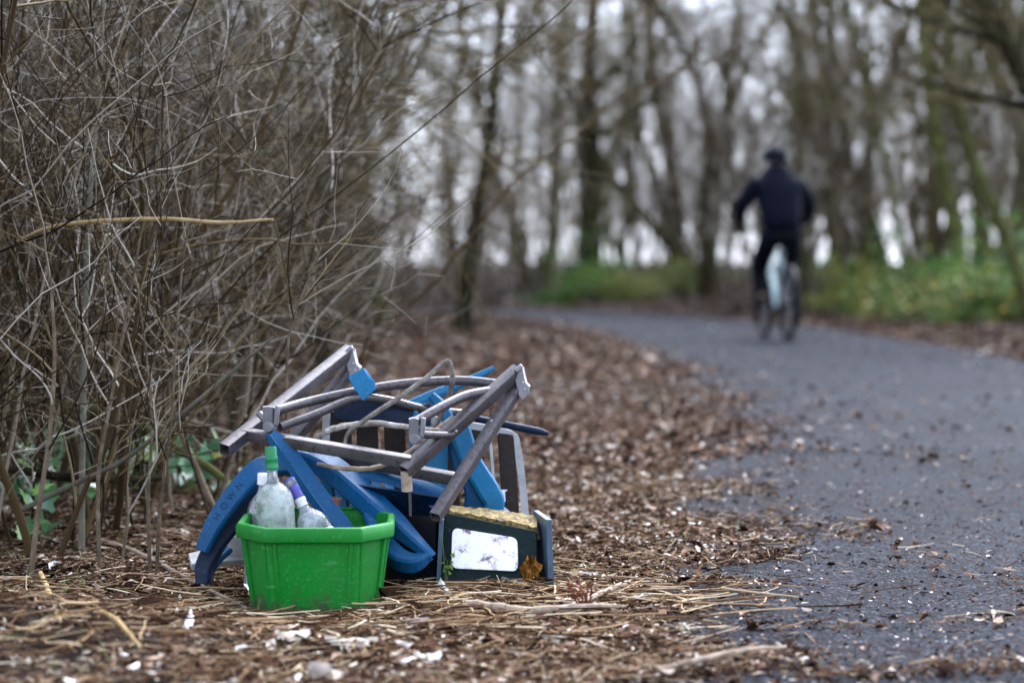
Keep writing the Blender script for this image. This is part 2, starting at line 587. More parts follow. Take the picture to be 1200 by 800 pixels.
mr = n.new('ShaderNodeMapRange'); mr.inputs[1].default_value = 0.085; mr.inputs[2].default_value = -0.03; mr.inputs[3].default_value = -0.28; mr.inputs[4].default_value = 0.22
l.new(sp_.outputs[2], mr.inputs[0])
ad = n.new('ShaderNodeMath'); ad.operation = 'ADD'; l.new(mud.outputs[0], ad.inputs[0]); l.new(mr.outputs[0], ad.inputs[1])
mf = ramp(n, [(0.50, (0, 0, 0)), (0.66, (0.75, 0.75, 0.75))]); l.new(ad.outputs[0], mf.inputs[0])
c = mixc(n, l, mf.outputs[0], src, (0.05, 0.042, 0.028))
mp = n.new('ShaderNodeMapping'); mp.inputs['Scale'].default_value = (9, 9, 55); mp.inputs['Rotation'].default_value = (0, 0.25, 0); l.new(tc.outputs['Object'], mp.inputs[0])
sn = n.new('ShaderNodeTexNoise'); sn.inputs['Scale'].default_value = 1.6; sn.inputs['Detail'].default_value = 5; l.new(mp.outputs[0], sn.inputs['Vector'])
sf = ramp(n, [(0.64, (0, 0, 0)), (0.76, (0.35, 0.35, 0.35))]); l.new(sn.outputs[0], sf.inputs[0])
c = mixc(n, l, sf.outputs[0], c, (0.16, 0.33, 0.17))
l.new(c, b.inputs['Base Color'])
M['ink'] = simple('dark_ink', (0.002, 0.022, 0.060), 0.6, 0.0, 0.2)
M['brown_plastic'] = plastic('brown_plastic', (0.014, 0.010, 0.008), (0.06, 0.035, 0.022), 0.5, 0.5, 20)
M['grey_edge'] = simple('grey_moulding', (0.38, 0.38, 0.37), 0.5)
M['black_board'] = simple('black_board', (0.006, 0.007, 0.009), 0.6, 0.0, 0.15)
M['slate_edge'] = simple('slate_edge', (0.05, 0.085, 0.12), 0.45)
M['felt'] = plastic('dark_green_cover', (0.004, 0.014, 0.014), (0.015, 0.026, 0.022), 0.5, 0.6, 14)
m, n, l, b = mat('yellow_foam'); M['foam'] = m
x = noise(n, l, 60, 6, 0.75)
r = ramp(n, [(0.38, (0.03, 0.018, 0.008)), (0.47, (0.20, 0.13, 0.035)), (0.58, (0.40, 0.30, 0.10)), (0.75, (0.62, 0.54, 0.30))]); l.new(x.outputs[0], r.inputs[0])
l.new(r.outputs[0], b.inputs['Base Color']); b.inputs['Roughness'].default_value = 0.9; bump(n, l, x.outputs[0], 1.0, 0.02, b)
m, n, l, b = mat('white_label'); M['label'] = m
x = noise(n, l, 28, 6, 0.75)
r = ramp(n, [(0.54, (0.88, 0.87, 0.90)), (0.60, (0.50, 0.42, 0.48)), (0.64, (0.12, 0.08, 0.10))]); l.new(x.outputs[0], r.inputs[0])
l.new(r.outputs[0], b.inputs['Base Color']); b.inputs['Roughness'].default_value = 0.45
# weathered brown-grey painted steel with rust specks
m, n, l, b = mat('weathered_steel'); M['steel'] = m
x = noise(n, l, 105, 4, 0.7); y = noise(n, l, 11, 5, 0.65)
r = ramp(n, [(0.3, (0.047, 0.039, 0.039)), (0.7, (0.100, 0.086, 0.087))]); l.new(y.outputs[0], r.inputs[0])
r2 = ramp(n, [(0.55, (0, 0, 0)), (0.62, (0.9, 0.9, 0.9))]); l.new(x.outputs[0], r2.inputs[0])
l.new(mixc(n, l, r2.outputs[0], r.outputs[0], (0.022, 0.014, 0.013)), b.inputs['Base Color'])
b.inputs['Metallic'].default_value = 0.3; b.inputs['Roughness'].default_value = 0.38
bump(n, l, x.outputs[0], 0.35, 0.002, b)
M['steel_light'] = simple('worn_bracket_steel', (0.22, 0.21, 0.22), 0.45, 0.3)
M['alu'] = simple('cast_alloy', (0.17, 0.16, 0.17), 0.45, 0.3)
# misted bottle glass
def glass(name, c, trans, rough):
    m, n, l, b = mat(name)
    x = noise(n, l, 25, 6, 0.7)
    r = ramp(n, [(0.35, c), (0.75, tuple(v * 0.75 for v in c))]); l.new(x.outputs[0], r.inputs[0])
    l.new(r.outputs[0], b.inputs['Base Color'])
    rt = ramp(n, [(0.35, (trans + .15,) * 3), (0.65, (trans - .25,) * 3)]); l.new(x.outputs[0], rt.inputs[0]); l.new(rt.outputs[0], b.inputs['Transmission Weight'])
    b.inputs['Roughness'].default_value = rough
    b.inputs['IOR'].default_value = 1.3
    return m
M['glass_a'] = glass('misted_glass', (0.90, 0.98, 0.92), 0.78, 0.10)
M['glass_b'] = glass('clear_misted_glass', (0.88, 0.93, 0.98), 0.80, 0.10)
M['foil_green'] = simple('green_foil', (0.01, 0.17, 0.055), 0.35)
M['foil_purple'] = simple('purple_foil', (0.07, 0.06, 0.28), 0.35)
M['white_plastic'] = simple('white_plastic', (0.74, 0.72, 0.72), 0.45)
M['board_grey'] = simple('grey_board', (0.30, 0.29, 0.28), 0.8)
M['clay'] = simple('brown_card', (0.17, 0.075, 0.055), 0.8)
M['orange_leaf'] = bark_mat('orange_leaf', (0.05, 0.022, 0.007), (0.18, 0.075, 0.014), (0.36, 0.19, 0.04), 70)
M['cloth_black'] = simple('black_jacket', (0.004, 0.005, 0.011), 0.8, 0.0, 0.06)
M['cloth_trouser'] = simple('black_trousers', (0.004, 0.0045, 0.008), 0.8, 0.0, 0.06)
M['helmet'] = simple('dark_helmet', (0.004, 0.006, 0.012), 0.6, 0.0, 0.06)
M['skin'] = simple('skin', (0.42, 0.27, 0.20), 0.55)
M['hair'] = simple('dark_hair', (0.012, 0.009, 0.008), 0.6)
M['mint'] = simple('mint_paint', (0.66, 0.84, 0.80), 0.3)
M['rubber'] = simple('rubber', (0.008, 0.008, 0.009), 0.8, 0.0, 0.1)
M['black_metal'] = simple('black_metal', (0.008, 0.008, 0.010), 0.5, 0.0, 0.1)
M['chrome'] = simple('bright_metal', (0.5, 0.5, 0.52), 0.25, 0.9)

# ------------------------------------------------------------------ ground and path
def axis(segs):
    out = []
    for a, b_, s in segs:
        out += list(np.arange(a, b_, s))
    out.append(segs[-1][1])
    return np.array(out)


xs = axis([(-150, -30, 12), (-30, -8, 1.0), (-8, -2.6, 0.2), (-2.6, 1.0, 0.022), (1.0, 6, 0.15), (6, 30, 1.0), (30, 150, 12)])
ys = axis([(-40, 0, 4), (0, 3.6, 0.3), (3.6, 7.2, 0.024), (7.2, 14, 0.08), (14, 46, 0.3), (46, 90, 2), (90, 300, 15)])
gx, gy = np.meshgrid(xs, ys)
gz = gheight(gx, gy)
nx, ny = len(xs), len(ys)
V = np.stack([gx, gy, gz], -1).reshape(-1, 3)
ii = np.arange(nx * ny).reshape(ny, nx)
F = np.stack([ii[:-1, :-1], ii[:-1, 1:], ii[1:, 1:], ii[1:, :-1]], -1).reshape(-1, 4)
ground = mobj('ground', np_mesh('ground', V, [F], M['soil']))
tag(ground, kind='structure')

# the path: a sheet 4 mm above the ground, its edges a little ragged
sc_ = smooth_path([(x, y, 0) for x, y in PATH_PTS], 700)
tt = np.gradient(sc_[:, :2], axis=0); tt /= np.linalg.norm(tt, axis=1)[:, None]
nrm = np.stack([tt[:, 1], -tt[:, 0]], 1)
cols = np.linspace(-1, 1, 15)
rows = []
for i, p in enumerate(sc_):
    wl = PW + 0.10 * float(vnoise(p[1], 0.0, 0.8, 11)) + 0.05 * float(vnoise(p[1], 3.0, 0.2, 12))
    wr = PW + 0.10 * float(vnoise(p[1], 9.0, 0.8, 13))
    rows.append([(p[0] + nrm[i, 0] * c * (wr if c > 0 else wl), p[1] + nrm[i, 1] * c * (wr if c > 0 else wl), 0.006 + 0.012 * (1 - c * c)) for c in cols])
A = np.array(rows); K, Mc = A.shape[:2]
ii = np.arange(K * Mc).reshape(K, Mc)
F = np.stack([ii[:-1, :-1], ii[:-1, 1:], ii[1:, 1:], ii[1:, :-1]], -1).reshape(-1, 4)
path_o = mobj('path', np_mesh('path', A.reshape(-1, 3), [F], M['asphalt']))
tag(path_o, kind='structure')


def surf(x, y):
    pd = path_dist(x, y)
    h = gheight(x, y)
    return np.where(pd < PW, np.maximum(h, 0.006 + 0.012 * (1 - (pd / PW) ** 2)), h)


# ------------------------------------------------------------------ litter (nobody could count it)
def leaf_batch(r, pos, L, Wd, lift=0.4, tilt=0.35, curl=0.5):
    """two folded quads per leaf: base, sides, tip"""
    N = len(pos)
    a = r.uniform(0, 2 * math.pi, N)
    X = np.stack([np.cos(a), np.sin(a), r.normal(0, tilt, N)], 1); X = unit(X)
    Z = unit(np.stack([r.normal(0, tilt, N), r.normal(0, tilt, N), np.ones(N)], 1))
    Y = unit(np.cross(Z, X)); Z = np.cross(X, Y)
    fold = r.uniform(-0.2, 0.6, N) * Wd; cu = r.normal(0, curl, N) * L * 0.4
    def pt(u, v, z): return pos + X * (u * L)[:, None] + Y * (v * Wd)[:, None] + Z * z[:, None]
    o = np.ones(N)
    j = lambda s: 1 + r.normal(0, s, N)
    b0 = pt(-0.5 * o, 0 * o, cu); t0 = pt(0.5 * o, 0 * o, cu)
    r1 = pt(-0.2 * j(.4), 0.5 * j(.25), fold); r2 = pt(0.22 * j(.4), 0.42 * j(.3), fold)
    l1 = pt(-0.2 * j(.4), -0.5 * j(.25), fold); l2 = pt(0.22 * j(.4), -0.42 * j(.3), fold)
    Vv = np.stack([b0, r1, r2, t0, l2, l1], 1).reshape(-1, 3)
    base = (np.arange(N) * 6)[:, None]
    F = np.concatenate([base + np.array([[0, 1, 2, 3]]), base + np.array([[0, 3, 4, 5]])])
    return Vv, F


def straw_batch(r, pos, L, rad, tilt=0.12, bend=0.12, K=4, n=3):
    N = len(pos)
    a = r.uniform(0, 2 * math.pi, N)
    D = unit(np.stack([np.cos(a), np.sin(a), r.normal(0, tilt, N)], 1))
    P = grow(r, pos - D * (L * 0.5)[:, None], D, L, K, bend)
    # keep the strands on the ground
    z = surf(P[:, :, 0], P[:, :, 1]) + rad[:, None] * 0.5
    P[:, :, 2] = np.maximum(P[:, :, 2], z) if tilt > 0 else z.max(axis=1, keepdims=True) * .6 + z * .4 + r.uniform(0.008, .032, (N, 1))
    Rr = np.repeat(rad[:, None], K, 1) * np.linspace(1, 0.6, K)[None]
    return tube_batch(P, Rr, n)


def scatter(r, n, y0, y1, x0f, x1f, power=1.0, keep=None):
    """ground points, thinning out with distance"""
    u = r.random(n)
    if power == 0: y = y0 + (y1 - y0) * u
    else: y = 1.0 / ((1 / y0) * (1 - u) + (1 / y1) * u)
    x = r.uniform(0, 1, n) * (x1f(y) - x0f(y)) + x0f(y)
    if keep is not None:
        k = r.random(n) < keep(x, y)
        x, y = x[k], y[k]
    return x, y


def litter_density(x, y):
    """1 on the verge, fading raggedly over the path"""
    pd = path_dist(x, y)
    inside = PW - pd
    patch = vnoise(x * 0.55, y, 0.55, 21) + 0.6 * vnoise(x * 0.6, y, 0.17, 22) + 0.5 * vnoise(x, y, 1.7, 23)
    drift = np.where(right_of_path(x, y), 0.06, 0.28 + 0.05 * np.clip((y - 6) / 4, 0, 1))
    d = np.clip(1.0 - inside / drift + patch * 2.0, 0, 1) * np.clip(1.1 - inside / 0.85, 0.0, 1)
    strand = (np.abs(vnoise(x * 0.45 + 5, y, 0.33, 25)) < 0.035) * 0.40 * np.clip(1 - inside / 1.25, 0, 1)
    return np.where(inside < 0, 1.0, np.maximum(np.maximum(d, strand), 0.02))


def mound(x, y):
    return np.clip(1.7 * np.exp(-(((x + 1.15) / 0.75) ** 2 + ((y - 4.4) / 0.62) ** 2)) + 0.7 * vnoise(x, y, 0.25, 41), 0, 1)


r = np.random.default_rng(31)
lo = lambda y: -0.30 * y - 0.6
hi = lambda y: 0.30 * y + 0.5
# near leaf fragments
x, y = scatter(r, 230000, 3.6, 9, lambda y: -0.27 * y - .4, lambda y: 0.27 * y + .2, 1, lambda x, y: litter_density(x, y) * (1 - 0.93 * mound(x, y)))
N = len(x)
L = r.gamma(1.8, 0.0052, N) + 0.005; big = r.random(N) < 0.05 * (path_dist(x, y) > PW); L = np.where(big, L * 1.5 + 0.012, L); Wd = L * r.uniform(0.18, 0.60, N)
pos = np.stack([x, y, surf(x, y) + np.abs(r.normal(0, 0.009, N)) + 0.003], 1)
V, F = leaf_batch(r, pos, L, Wd, tilt=0.24, curl=.3)
o = mobj('leaf_litter', np_mesh('leaf_litter', V, [F], M['leaf'], smooth=False))
tag(o, 'brown shredded dead leaves carpeting the verge around the dumped rubbish', 'leaf litter', kind='stuff')
# near straw and stalks
x, y = scatter(r, 105000, 3.6, 9, lambda y: -0.27 * y - .4, lambda y: 0.27 * y + .2, 1, lambda x, y: litter_density(x, y) ** 1.1 * (1 - 0.88 * mound(x, y)))
N = len(x)
L = r.gamma(2.0, 0.020, N) + 0.012; rad = r.uniform(0.0004, 0.0013, N)
pos = np.stack([x, y, surf(x, y) + np.abs(r.normal(0, 0.010, N)) + 0.004], 1)
V, F = straw_batch(r, pos, L, rad, K=3)
o = mobj('straw_litter', np_mesh('straw_litter', V, [F], M['straw']))
tag(o, 'thin dry stalks and straw strewn over the verge and path edge', 'straw', kind='stuff')
# thicker stalks heaped in front of the shrubs and the pile
x = np.concatenate([r.normal(-0.90, 0.48, 800), r.normal(-0.1, 0.30, 700)]); y = np.concatenate([r.normal(4.80, 0.38, 800), r.normal(5.15, 0.24, 700)])
k = ~((np.abs(x + .43) < .20) & (y > 5.10) & (y < 5.6)); x, y = x[k], y[k]
k = (y > 3.7); x, y = x[k], y[k]; N = len(x)
L = r.uniform(0.05, 0.24, N); rad = r.uniform(0.0010, 0.0026, N)
pos = np.stack([x, y, surf(x, y) + np.abs(r.normal(0, 0.015, N)) + 0.006], 1)
V, F = straw_batch(r, pos, L, rad, 0, 0.16, 7, 5)
o = mobj('stalk_litter', np_mesh('stalk_litter', V, [F], M['straw']))
tag(o, 'thicker broken dry stalks heaped on the dark soil in front of the shrubs', 'dry stalks', kind='stuff')
# far leaves
x, y = scatter(r, 220000, 8.5, 48, lo, hi, 1, lambda x, y: litter_density(x, y))
N = len(x)
L = r.gamma(2.0, 0.0055, N) + 0.006 + y * 0.0005; Wd = L * r.uniform(0.3, 0.75, N)
pos = np.stack([x, y, surf(x, y) + np.abs(r.normal(0, 0.015, N)) + 0.004], 1)
V, F = leaf_batch(r, pos, L, Wd, tilt=.16, curl=.25)
o = mobj('leaf_litter', np_mesh('leaf_litter_far', V, [F], M['leaf'], smooth=False))
tag(o, 'brown fallen leaves on the verges further along the path and under the trees', 'leaf litter', kind='stuff')
x1, y1 = scatter(r, 70000, 15, 46, lo, hi, 0, lambda x, y: (litter_density(x, y) > .9) * 1.0)
x2, y2 = scatter(r, 26000, 3.0, 22, lambda y: -0.30 * y - 4.5, lambda y: -0.30 * y - .4, 0)
x = np.concatenate([x1, x2]); y = np.concatenate([y1, y2]); N = len(x)
L = r.gamma(2.0, 0.010, N) + 0.03; Wd = L * r.uniform(0.4, 0.8, N)
pos = np.stack([x, y, surf(x, y) + np.abs(r.normal(0, 0.015, N)) + 0.004], 1)
V, F = leaf_batch(r, pos, L, Wd, tilt=.2, curl=.25)
o = mobj('leaf_litter', np_mesh('leaf_litter_wood', V, [F], M['leaf'], smooth=False))
tag(o, 'reddish brown fallen leaves covering the wood floor and the far banks', 'leaf litter', kind='stuff')
# pale chips and bleached leaves
x, y = scatter(r, 13000, 3.8, 30, lambda y: -0.26 * y - .2, lambda y: 0.20 * y, 1, lambda x, y: np.clip(litter_density(x, y) * 1.2, 0.10, 1) * np.clip(0.22 + 1.1 * np.exp(-((x - (0.05 * y - 0.12)) / 0.35) ** 2), 0, 1) * np.where(y < 6, 0.45, 1))
N = len(x)
L = r.gamma(2.0, 0.0042, N) + 0.005 + np.clip(y - 6, 0, 8) * 0.0024; Wd = L * r.uniform(0.2, 0.5, N)
pos = np.stack([x, y, surf(x, y) + np.abs(r.normal(0, 0.008, N)) + 0.008], 1)
V, F = leaf_batch(r, pos, L, Wd, tilt=0.3)
o = mobj('pale_litter', np_mesh('pale_litter', V, [F], M['pale'], smooth=False))
tag(o, 'bleached pale leaf scraps and wood chips scattered over the brown verge', 'leaf scraps', kind='stuff')
# grit on the path
x, y = scatter(r, 5000, 3.7, 12, lambda y: 0.02 * y, lambda y: 0.27 * y + .2, 1)
N = len(x)
L = r.uniform(0.004, 0.012, N); pos = np.stack([x, y, surf(x, y) + 0.002], 1)
V, F = leaf_batch(r, pos, L, L * 0.7, tilt=0.2)
o = mobj('path_grit', np_mesh('path_grit', V, [F], M['leaf'], smooth=False))
tag(o, 'tiny crumbs of leaf and grit scattered over the dark asphalt', 'grit', kind='stuff')
# grass tufts on the soil, left
x = r.normal(-1.25, 0.5, 260); y = r.normal(5.4, 0.8, 260); N = len(x)
pos = np.stack([x, y, surf(x, y)], 1)
D = unit(np.stack([r.normal(0, .5, N), r.normal(0, .5, N), np.ones(N)], 1))
P = grow(r, pos, D, r.uniform(0.03, 0.09, N), 4, 0.25, -0.1)
V, F = tube_batch(P, taper(np.full(N, .0012), np.full(N, .0004), 4), 3)
o = mobj('grass', np_mesh('grass', V, [F], M['grassy']))
tag(o, 'sparse short green grass blades among the stalks under the shrubs', 'grass', kind='stuff')

# ------------------------------------------------------------------ green tub
def octagon(hw, d0, d1, fw, front, grow_=0.0):
    """plan of the tub about its middle: half width hw, half front edge fw, y front/back"""
    c = [(-fw, front), (fw, front), (hw, front + d0), (hw, front + d1), (fw, front + d0 + d1), (-fw, front + d0 + d1), (-hw, front + d1), (-hw, front + d0)]
    c = np.array(c, float); mid = c.mean(0)
    v = c - mid
    n_ = np.linalg.norm(v, axis=1)[:, None]
    return mid + v * (1 + grow_ / n_)


tub = empty('plastic_tub', (-0.432, 5.34, 0.0), R(2))
tag(tub, 'bright green octagonal plastic tub holding glass bottles beside the junk pile', 'tub')
ZB, ZT = -0.050, 0.172
def ring3(g_, z): return [(p[0], p[1], z) for p in octagon(0.158, 0.105, 0.29, 0.098, -0.1975, g_)]
def loft(g, rings, close_bottom=False, close_top=False):
    n_ = len(rings[0]); V = [p for rg in rings for p in rg]; F = []
    for k in range(len(rings) - 1):
        for i in range(n_):
            a, b_ = k * n_ + i, k * n_ + (i + 1) % n_
            F.append((a, b_, b_ + n_, a + n_))
    if close_bottom: F.append(tuple(range(n_ - 1, -1, -1)))
    if close_top: F.append(tuple((len(rings) - 1) * n_ + i for i in range(n_)))
    g.add(V, F)
g = Geo()
loft(g, [ring3(-0.028, ZB), ring3(-0.001, 0.142), ring3(-0.006, 0.142), ring3(-0.035, ZB + 0.008)], True, True)
g.obj('tub_wall', M['green'], tub, 0.004, seg=3)
g = Geo()
loft(g, [ring3(-0.0005, 0.139), ring3(0.013, 0.139), ring3(0.0155, 0.143), ring3(0.0155, 0.166), ring3(0.011, ZT), ring3(-0.001, ZT), ring3(-0.004, 0.166), ring3(-0.004, 0.139), ring3(-0.0005, 0.139)])
g.obj('rim', M['green'], tub, 0.0025, seg=2)
# vertical ribs at the corners
low = ring3(-0.027, ZB + 0.004); top = ring3(0.003, 0.139)
for i in range(8):
    a, b_ = np.array(low[i]), np.array(top[i])
    nxt = np.array(low[(i + 1) % 8]); prv = np.array(low[(i - 1) % 8])
    for other in (nxt, prv):
        t = unit(other - a) * 0.016
        g = Geo()
        out = unit(np.array([a[0], a[1] , 0]))
        wdir = unit(other - a)
        path = np.stack([a + t, b_ + t])
        prof = np.array([[(-0.005, -0.005), (0.005, -0.005), (0.0035, 0.0012), (-0.0035, 0.0012)]] * 2)
        sweep(g, path, prof, out)
        g.obj('rib', M['green'], tub, 0.001)
# inner grips on the rim
for sx in (-0.06, 0.06):
    g = Geo(); box_geo(g, (sx, 0.195, ZT + 0.001), (0.03, 0.010, 0.006)); g.obj('rim_lug', M['green'], tub, 0.0015)

# ------------------------------------------------------------------ bottles
def lathe(g, prof, n=28):
    P = np.array(prof); a = np.arange(n) * 2 * math.pi / n
    V = np.stack([P[:, None, 0] * np.cos(a), P[:, None, 0] * np.sin(a), np.repeat(P[:, 1:2], n, 1)], -1)
    K = len(P); F = []
    for k in range(K - 1):
        for m_ in range(n):
            i, j = k * n + m_, k * n + (m_ + 1) % n
            F.append((i, j, j + n, i + n))
    F.append(tuple(range(n - 1, -1, -1))); F.append(tuple((K - 1) * n + m_ for m_ in range(n)))
    g.add(V.reshape(-1, 3), F)


def bottle(name, base, top, H, rb, rn, sh, gmat, label, cap):
    base, top = Vector(base), Vector(top)
    b_ = empty(name, base)
    b_.rotation_euler = (top - base).to_track_quat('Z', 'X').to_euler()
    tag(b_, label, 'bottle', 'bottles in the green tub')
    g = Geo()
    lathe(g, [(rb * .8, 0), (rb * .97, 0.005), (rb, 0.015), (rb, sh * .5), (rb, sh), (rb * .97, sh + .009), (rb * .87, sh + .020), (rb * .66, sh + .031), (rn * 1.3, sh + .042), (rn, sh + .052), (rn, H - .02), (rn * 1.15, H - .018), (rn * 1.15, H - 0.004), (rn, H)])
    g.obj('glass_body', gmat, b_, angle=70)
    cap(b_, H, rb, rn, sh)
    return b_


def cap_green(b_, H, rb, rn, sh):
    g = Geo(); q = rn * 1.17
    lathe(g, [(q * 1.03, H - .048), (q * 1.07, H - .045), (q * 1.07, H - .042), (q, H - .040), (q, H - .030), (q * 1.06, H - .028), (q * 1.06, H - .022), (q, H - .020), (q, H - 0.001), (q * .9, H + .003), (q * .3, H + .0032)])
    g.obj('neck_foil', M['foil_green'], b_, angle=50)


def cap_white(b_, H, rb, rn, sh):
    g = Geo(); q = rn * 1.3
    lathe(g, [(q, H - .024), (q, H - .006), (q * 1.02, H - .004), (q * 1.02, H), (q * .9, H + .002), (q * .3, H + .0022)])
    g.obj('screw_cap', M['white_plastic'], b_, angle=50)


def cap_purple(b_, H, rb, rn, sh):
    q = rn * 1.14
    g = Geo(); lathe(g, [(q, H - .070), (q, H - .058), (q * 1.1, H - .056), (q * 1.1, H - .050), (q * .99, H - .05)]); g.obj('neck_band', M['white_plastic'], b_, angle=50)
    g = Geo(); lathe(g, [(q * 1.0, H - .050), (q * 1.06, H - .046), (q, H - .042), (q, H - .028), (q * 1.06, H - .026), (q, H - .022), (q, H), (q * .8, H + .002), (q * .2, H + .002)]); g.obj('neck_foil', M['foil_purple'], b_, angle=50)
    # paper label wrapped round the front of the body
    g = Geo(); n_ = 14
    aa = np.linspace(-2.6, 1.0, n_)
    for (z0, z1, mt, nm, rr) in ((sh * .12, sh * .90, 'white_plastic', 'paper_label', 0.0012), (sh * .3, sh * .78, 'foil_purple', 'label_print', 0.0020)):
        g = Geo()
        rows_ = [[((rb + rr) * math.cos(a), (rb + rr) * math.sin(a), z) for a in (aa if nm == 'paper_label' else aa[3:-3])] for z in np.linspace(z0, z1, 4)]
        sheet(g, rows_, 0.0006); g.obj(nm, M[mt], b_, angle=50)


bottle('spirits_bottle', at(330, 704, 5.34), at(317, 525, 5.36), 0.340, 0.0430, 0.0115, 0.222, M['glass_a'], 'tall misted bottle with green foil neck standing in the green tub', cap_green)
bottle('spirits_bottle', at(302, 690, 5.46), at(309, 553, 5.46), 0.262, 0.033, 0.0105, 0.175, M['glass_b'], 'shorter misted bottle with white screw cap behind the green-necked bottle', cap_white)
bottle('spirits_bottle', at(412, 705, 5.33), at(339, 562, 5.40), 0.310, 0.039, 0.0115, 0.188, M['glass_b'], 'slanting misted bottle with purple neck foil and white label in the tub', cap_purple)

# ------------------------------------------------------------------ blue plastic chairs
CAMV = np.array([0, -1, 0.25])
ch = empty('plastic_chair', at(370, 665, 5.55))
tag(ch, 'tipped blue plastic garden chair with dark lettering on its arching leg, behind the tub', 'chair')
ch_loc = ch.location.copy()


def part(g, name, m_, parent, bevel=0.0, **k):
    """mesh given in the place's coordinates, parented to a thing"""
    off = np.array(parent.location)
    g.V = [v - off for v in g.V]
    return g.obj(name, m_, parent, bevel, **k)


g = Geo()
channel(g, [at(235, 645, 5.45), at(250, 612, 5.455), at(272, 580, 5.47), at(292, 557, 5.49), at(309, 545, 5.52), at(335, 543, 5.56), at(365, 552, 5.60)],
        [.034, .043, .048, .052, .054, .044, .034], [.02, .026, .03, .034, .04, .04, .034], (-0.15, -1, 0.35))
leg_a = part(g, 'leg', M['blue'], ch, 0.0015)
g = Geo()
channel(g, [at(310, 578, 5.56), at(280, 605, 5.52), at(255, 632, 5.48), at(238, 662, 5.46), at(236, 684, 5.45)],
        [.05, .046, .044, .042, .036], [.03, .03, .03, .03, .025], (-0.3, -1, -0.25))
part(g, 'leg', M['blue_shade'], ch, 0.0015)  # same plastic as the upper leg, its shade put into the colour
g = Geo()
channel(g, [at(268, 640, 5.56), at(252, 655, 5.53), at(243, 672, 5.51), at(241, 684, 5.50)], [.022, .022, .02, .018], [.012] * 4, (-0.5, -1, 0.4))
part(g, 'leg_rib', M['blue'], ch, 0.001)
# big arch whose inner face is seen, ending in a foot at the right
g = Geo()
channel(g, [at(318, 548, 5.60), at(345, 538, 5.58), at(382, 555, 5.55), at(420, 587, 5.51), at(458, 619, 5.46), at(504, 655, 5.42)],
        [.036, .038, .044, .046, .042, .020], [.05, .06, .06, .055, .045, .02], (-0.35, -0.9, -0.25))
part(g, 'leg', M['blue'], ch, 0.0015)
# lower arm curving up to the right
g = Geo()
channel(g, [at(432, 598, 5.50), at(446, 626, 5.46), at(464, 645, 5.43), at(484, 651, 5.42), at(500, 645, 5.43)], [.036, .040, .042, .038, .026], [.02, .035, .04, .035, .02], (-0.35, -0.45, 0.82))
part(g, 'armrest', M['blue'], ch, 0.0015)
# seat with slots
g = Geo()
S0, S1, S2, S3 = at(372, 548, 5.66), at(462, 560, 5.66), at(470, 612, 5.56), at(380, 606, 5.56)
seat_pts = bilin(S0, S1, S2, S3, 3, 3)
for k in range(6):
    a, b_ = k / 6 + 0.015, (k + 1) / 6 - 0.02
    q = lambda u, v: (np.array(S0) * (1 - u) + np.array(S1) * u) * (1 - v) + (np.array(S3) * (1 - u) + np.array(S2) * u) * v
    g2 = Geo(); sheet(g2, bilin(q(a, .04), q(b_, .04), q(b_, .96), q(a, .96), 3, 5, 0.002), 0.004)
    part(g2, 'seat_slat', M['blue_lit'], ch)
g2 = Geo(); sheet(g2, bilin(q(0, .46), q(1, .46), q(1, .54), q(0, .54), 5, 3) + np.array([0, 0.007, 0.0]), 0.004); part(g2, 'seat_rail', M['blue_lit'], ch)
# front apron of the seat and its underside, the hollow's shade painted in dark
g = Geo()
rows_ = []
top_l = smooth_path([at(405, 553, 5.60), at(450, 552, 5.59), at(490, 560, 5.57), at(525, 574, 5.54)], 12)
for k, (dy, dz) in enumerate([(0.0, 0.0), (-0.020, -0.002), (-0.030, -0.008), (-0.033, -0.018)]):
    rows_.append(top_l + np.array([0, dy, dz]) + np.stack([np.zeros(len(top_l)), np.zeros(len(top_l)), -0.018 * k * np.linspace(0, 1, len(top_l)) ** 2], 1))
sheet(g, rows_[::-1], 0.004)
part(g, 'seat_apron', M['blue'], ch)
g = Geo(); sheet(g, bilin(at(415, 566, 5.53), at(520, 582, 5.50), at(520, 650, 5.66), at(440, 655, 5.66), 4, 4), 0.004); part(g, 'seat_underside', M['blue_shade'], ch)

# dark lettering on the lettered leg
pth = smooth_path([at(250, 612, 5.455), at(272, 580, 5.47), at(292, 557, 5.49)], 20)
T_, S_, U_ = frames(pth, (-0.15, -1, 0.35))
for k, chx in enumerate('HOWN'):
    fc = bpy.data.curves.new('lettering', 'FONT'); fc.body = chx; fc.size = 0.021; fc.extrude = 0.0003; fc.align_x = 'CENTER'; fc.align_y = 'CENTER'
    to = bpy.data.objects.new('letter_tmp', fc); COL.objects.link(to)
    dg = bpy.context.evaluated_depsgraph_get()
    me = bpy.data.meshes.new_from_object(to.evaluated_get(dg)); bpy.data.objects.remove(to)
    me.materials.clear(); me.materials.append(M['ink'])
    lo_ = mobj('lettering', me, leg_a)
    sl_ = np.concatenate([[0], np.cumsum(np.linalg.norm(np.diff(pth, axis=0), axis=1))]); want = sl_[-1] * (.12 + .21 * k)
    i = int(np.argmin(np.abs(sl_ - want)))
    p = np.array([np.interp(want, sl_, pth[:, c_]) for c_ in range(3)]) + U_[i] * 0.0012 - np.array(ch_loc)
    xd, zd = T_[i], U_[i]; yd = np.cross(zd, xd)
    lo_.matrix_local = Matrix(((xd[0], yd[0], zd[0], p[0]), (xd[1], yd[1], zd[1], p[1]), (xd[2], yd[2], zd[2], p[2]), (0, 0, 0, 1)))

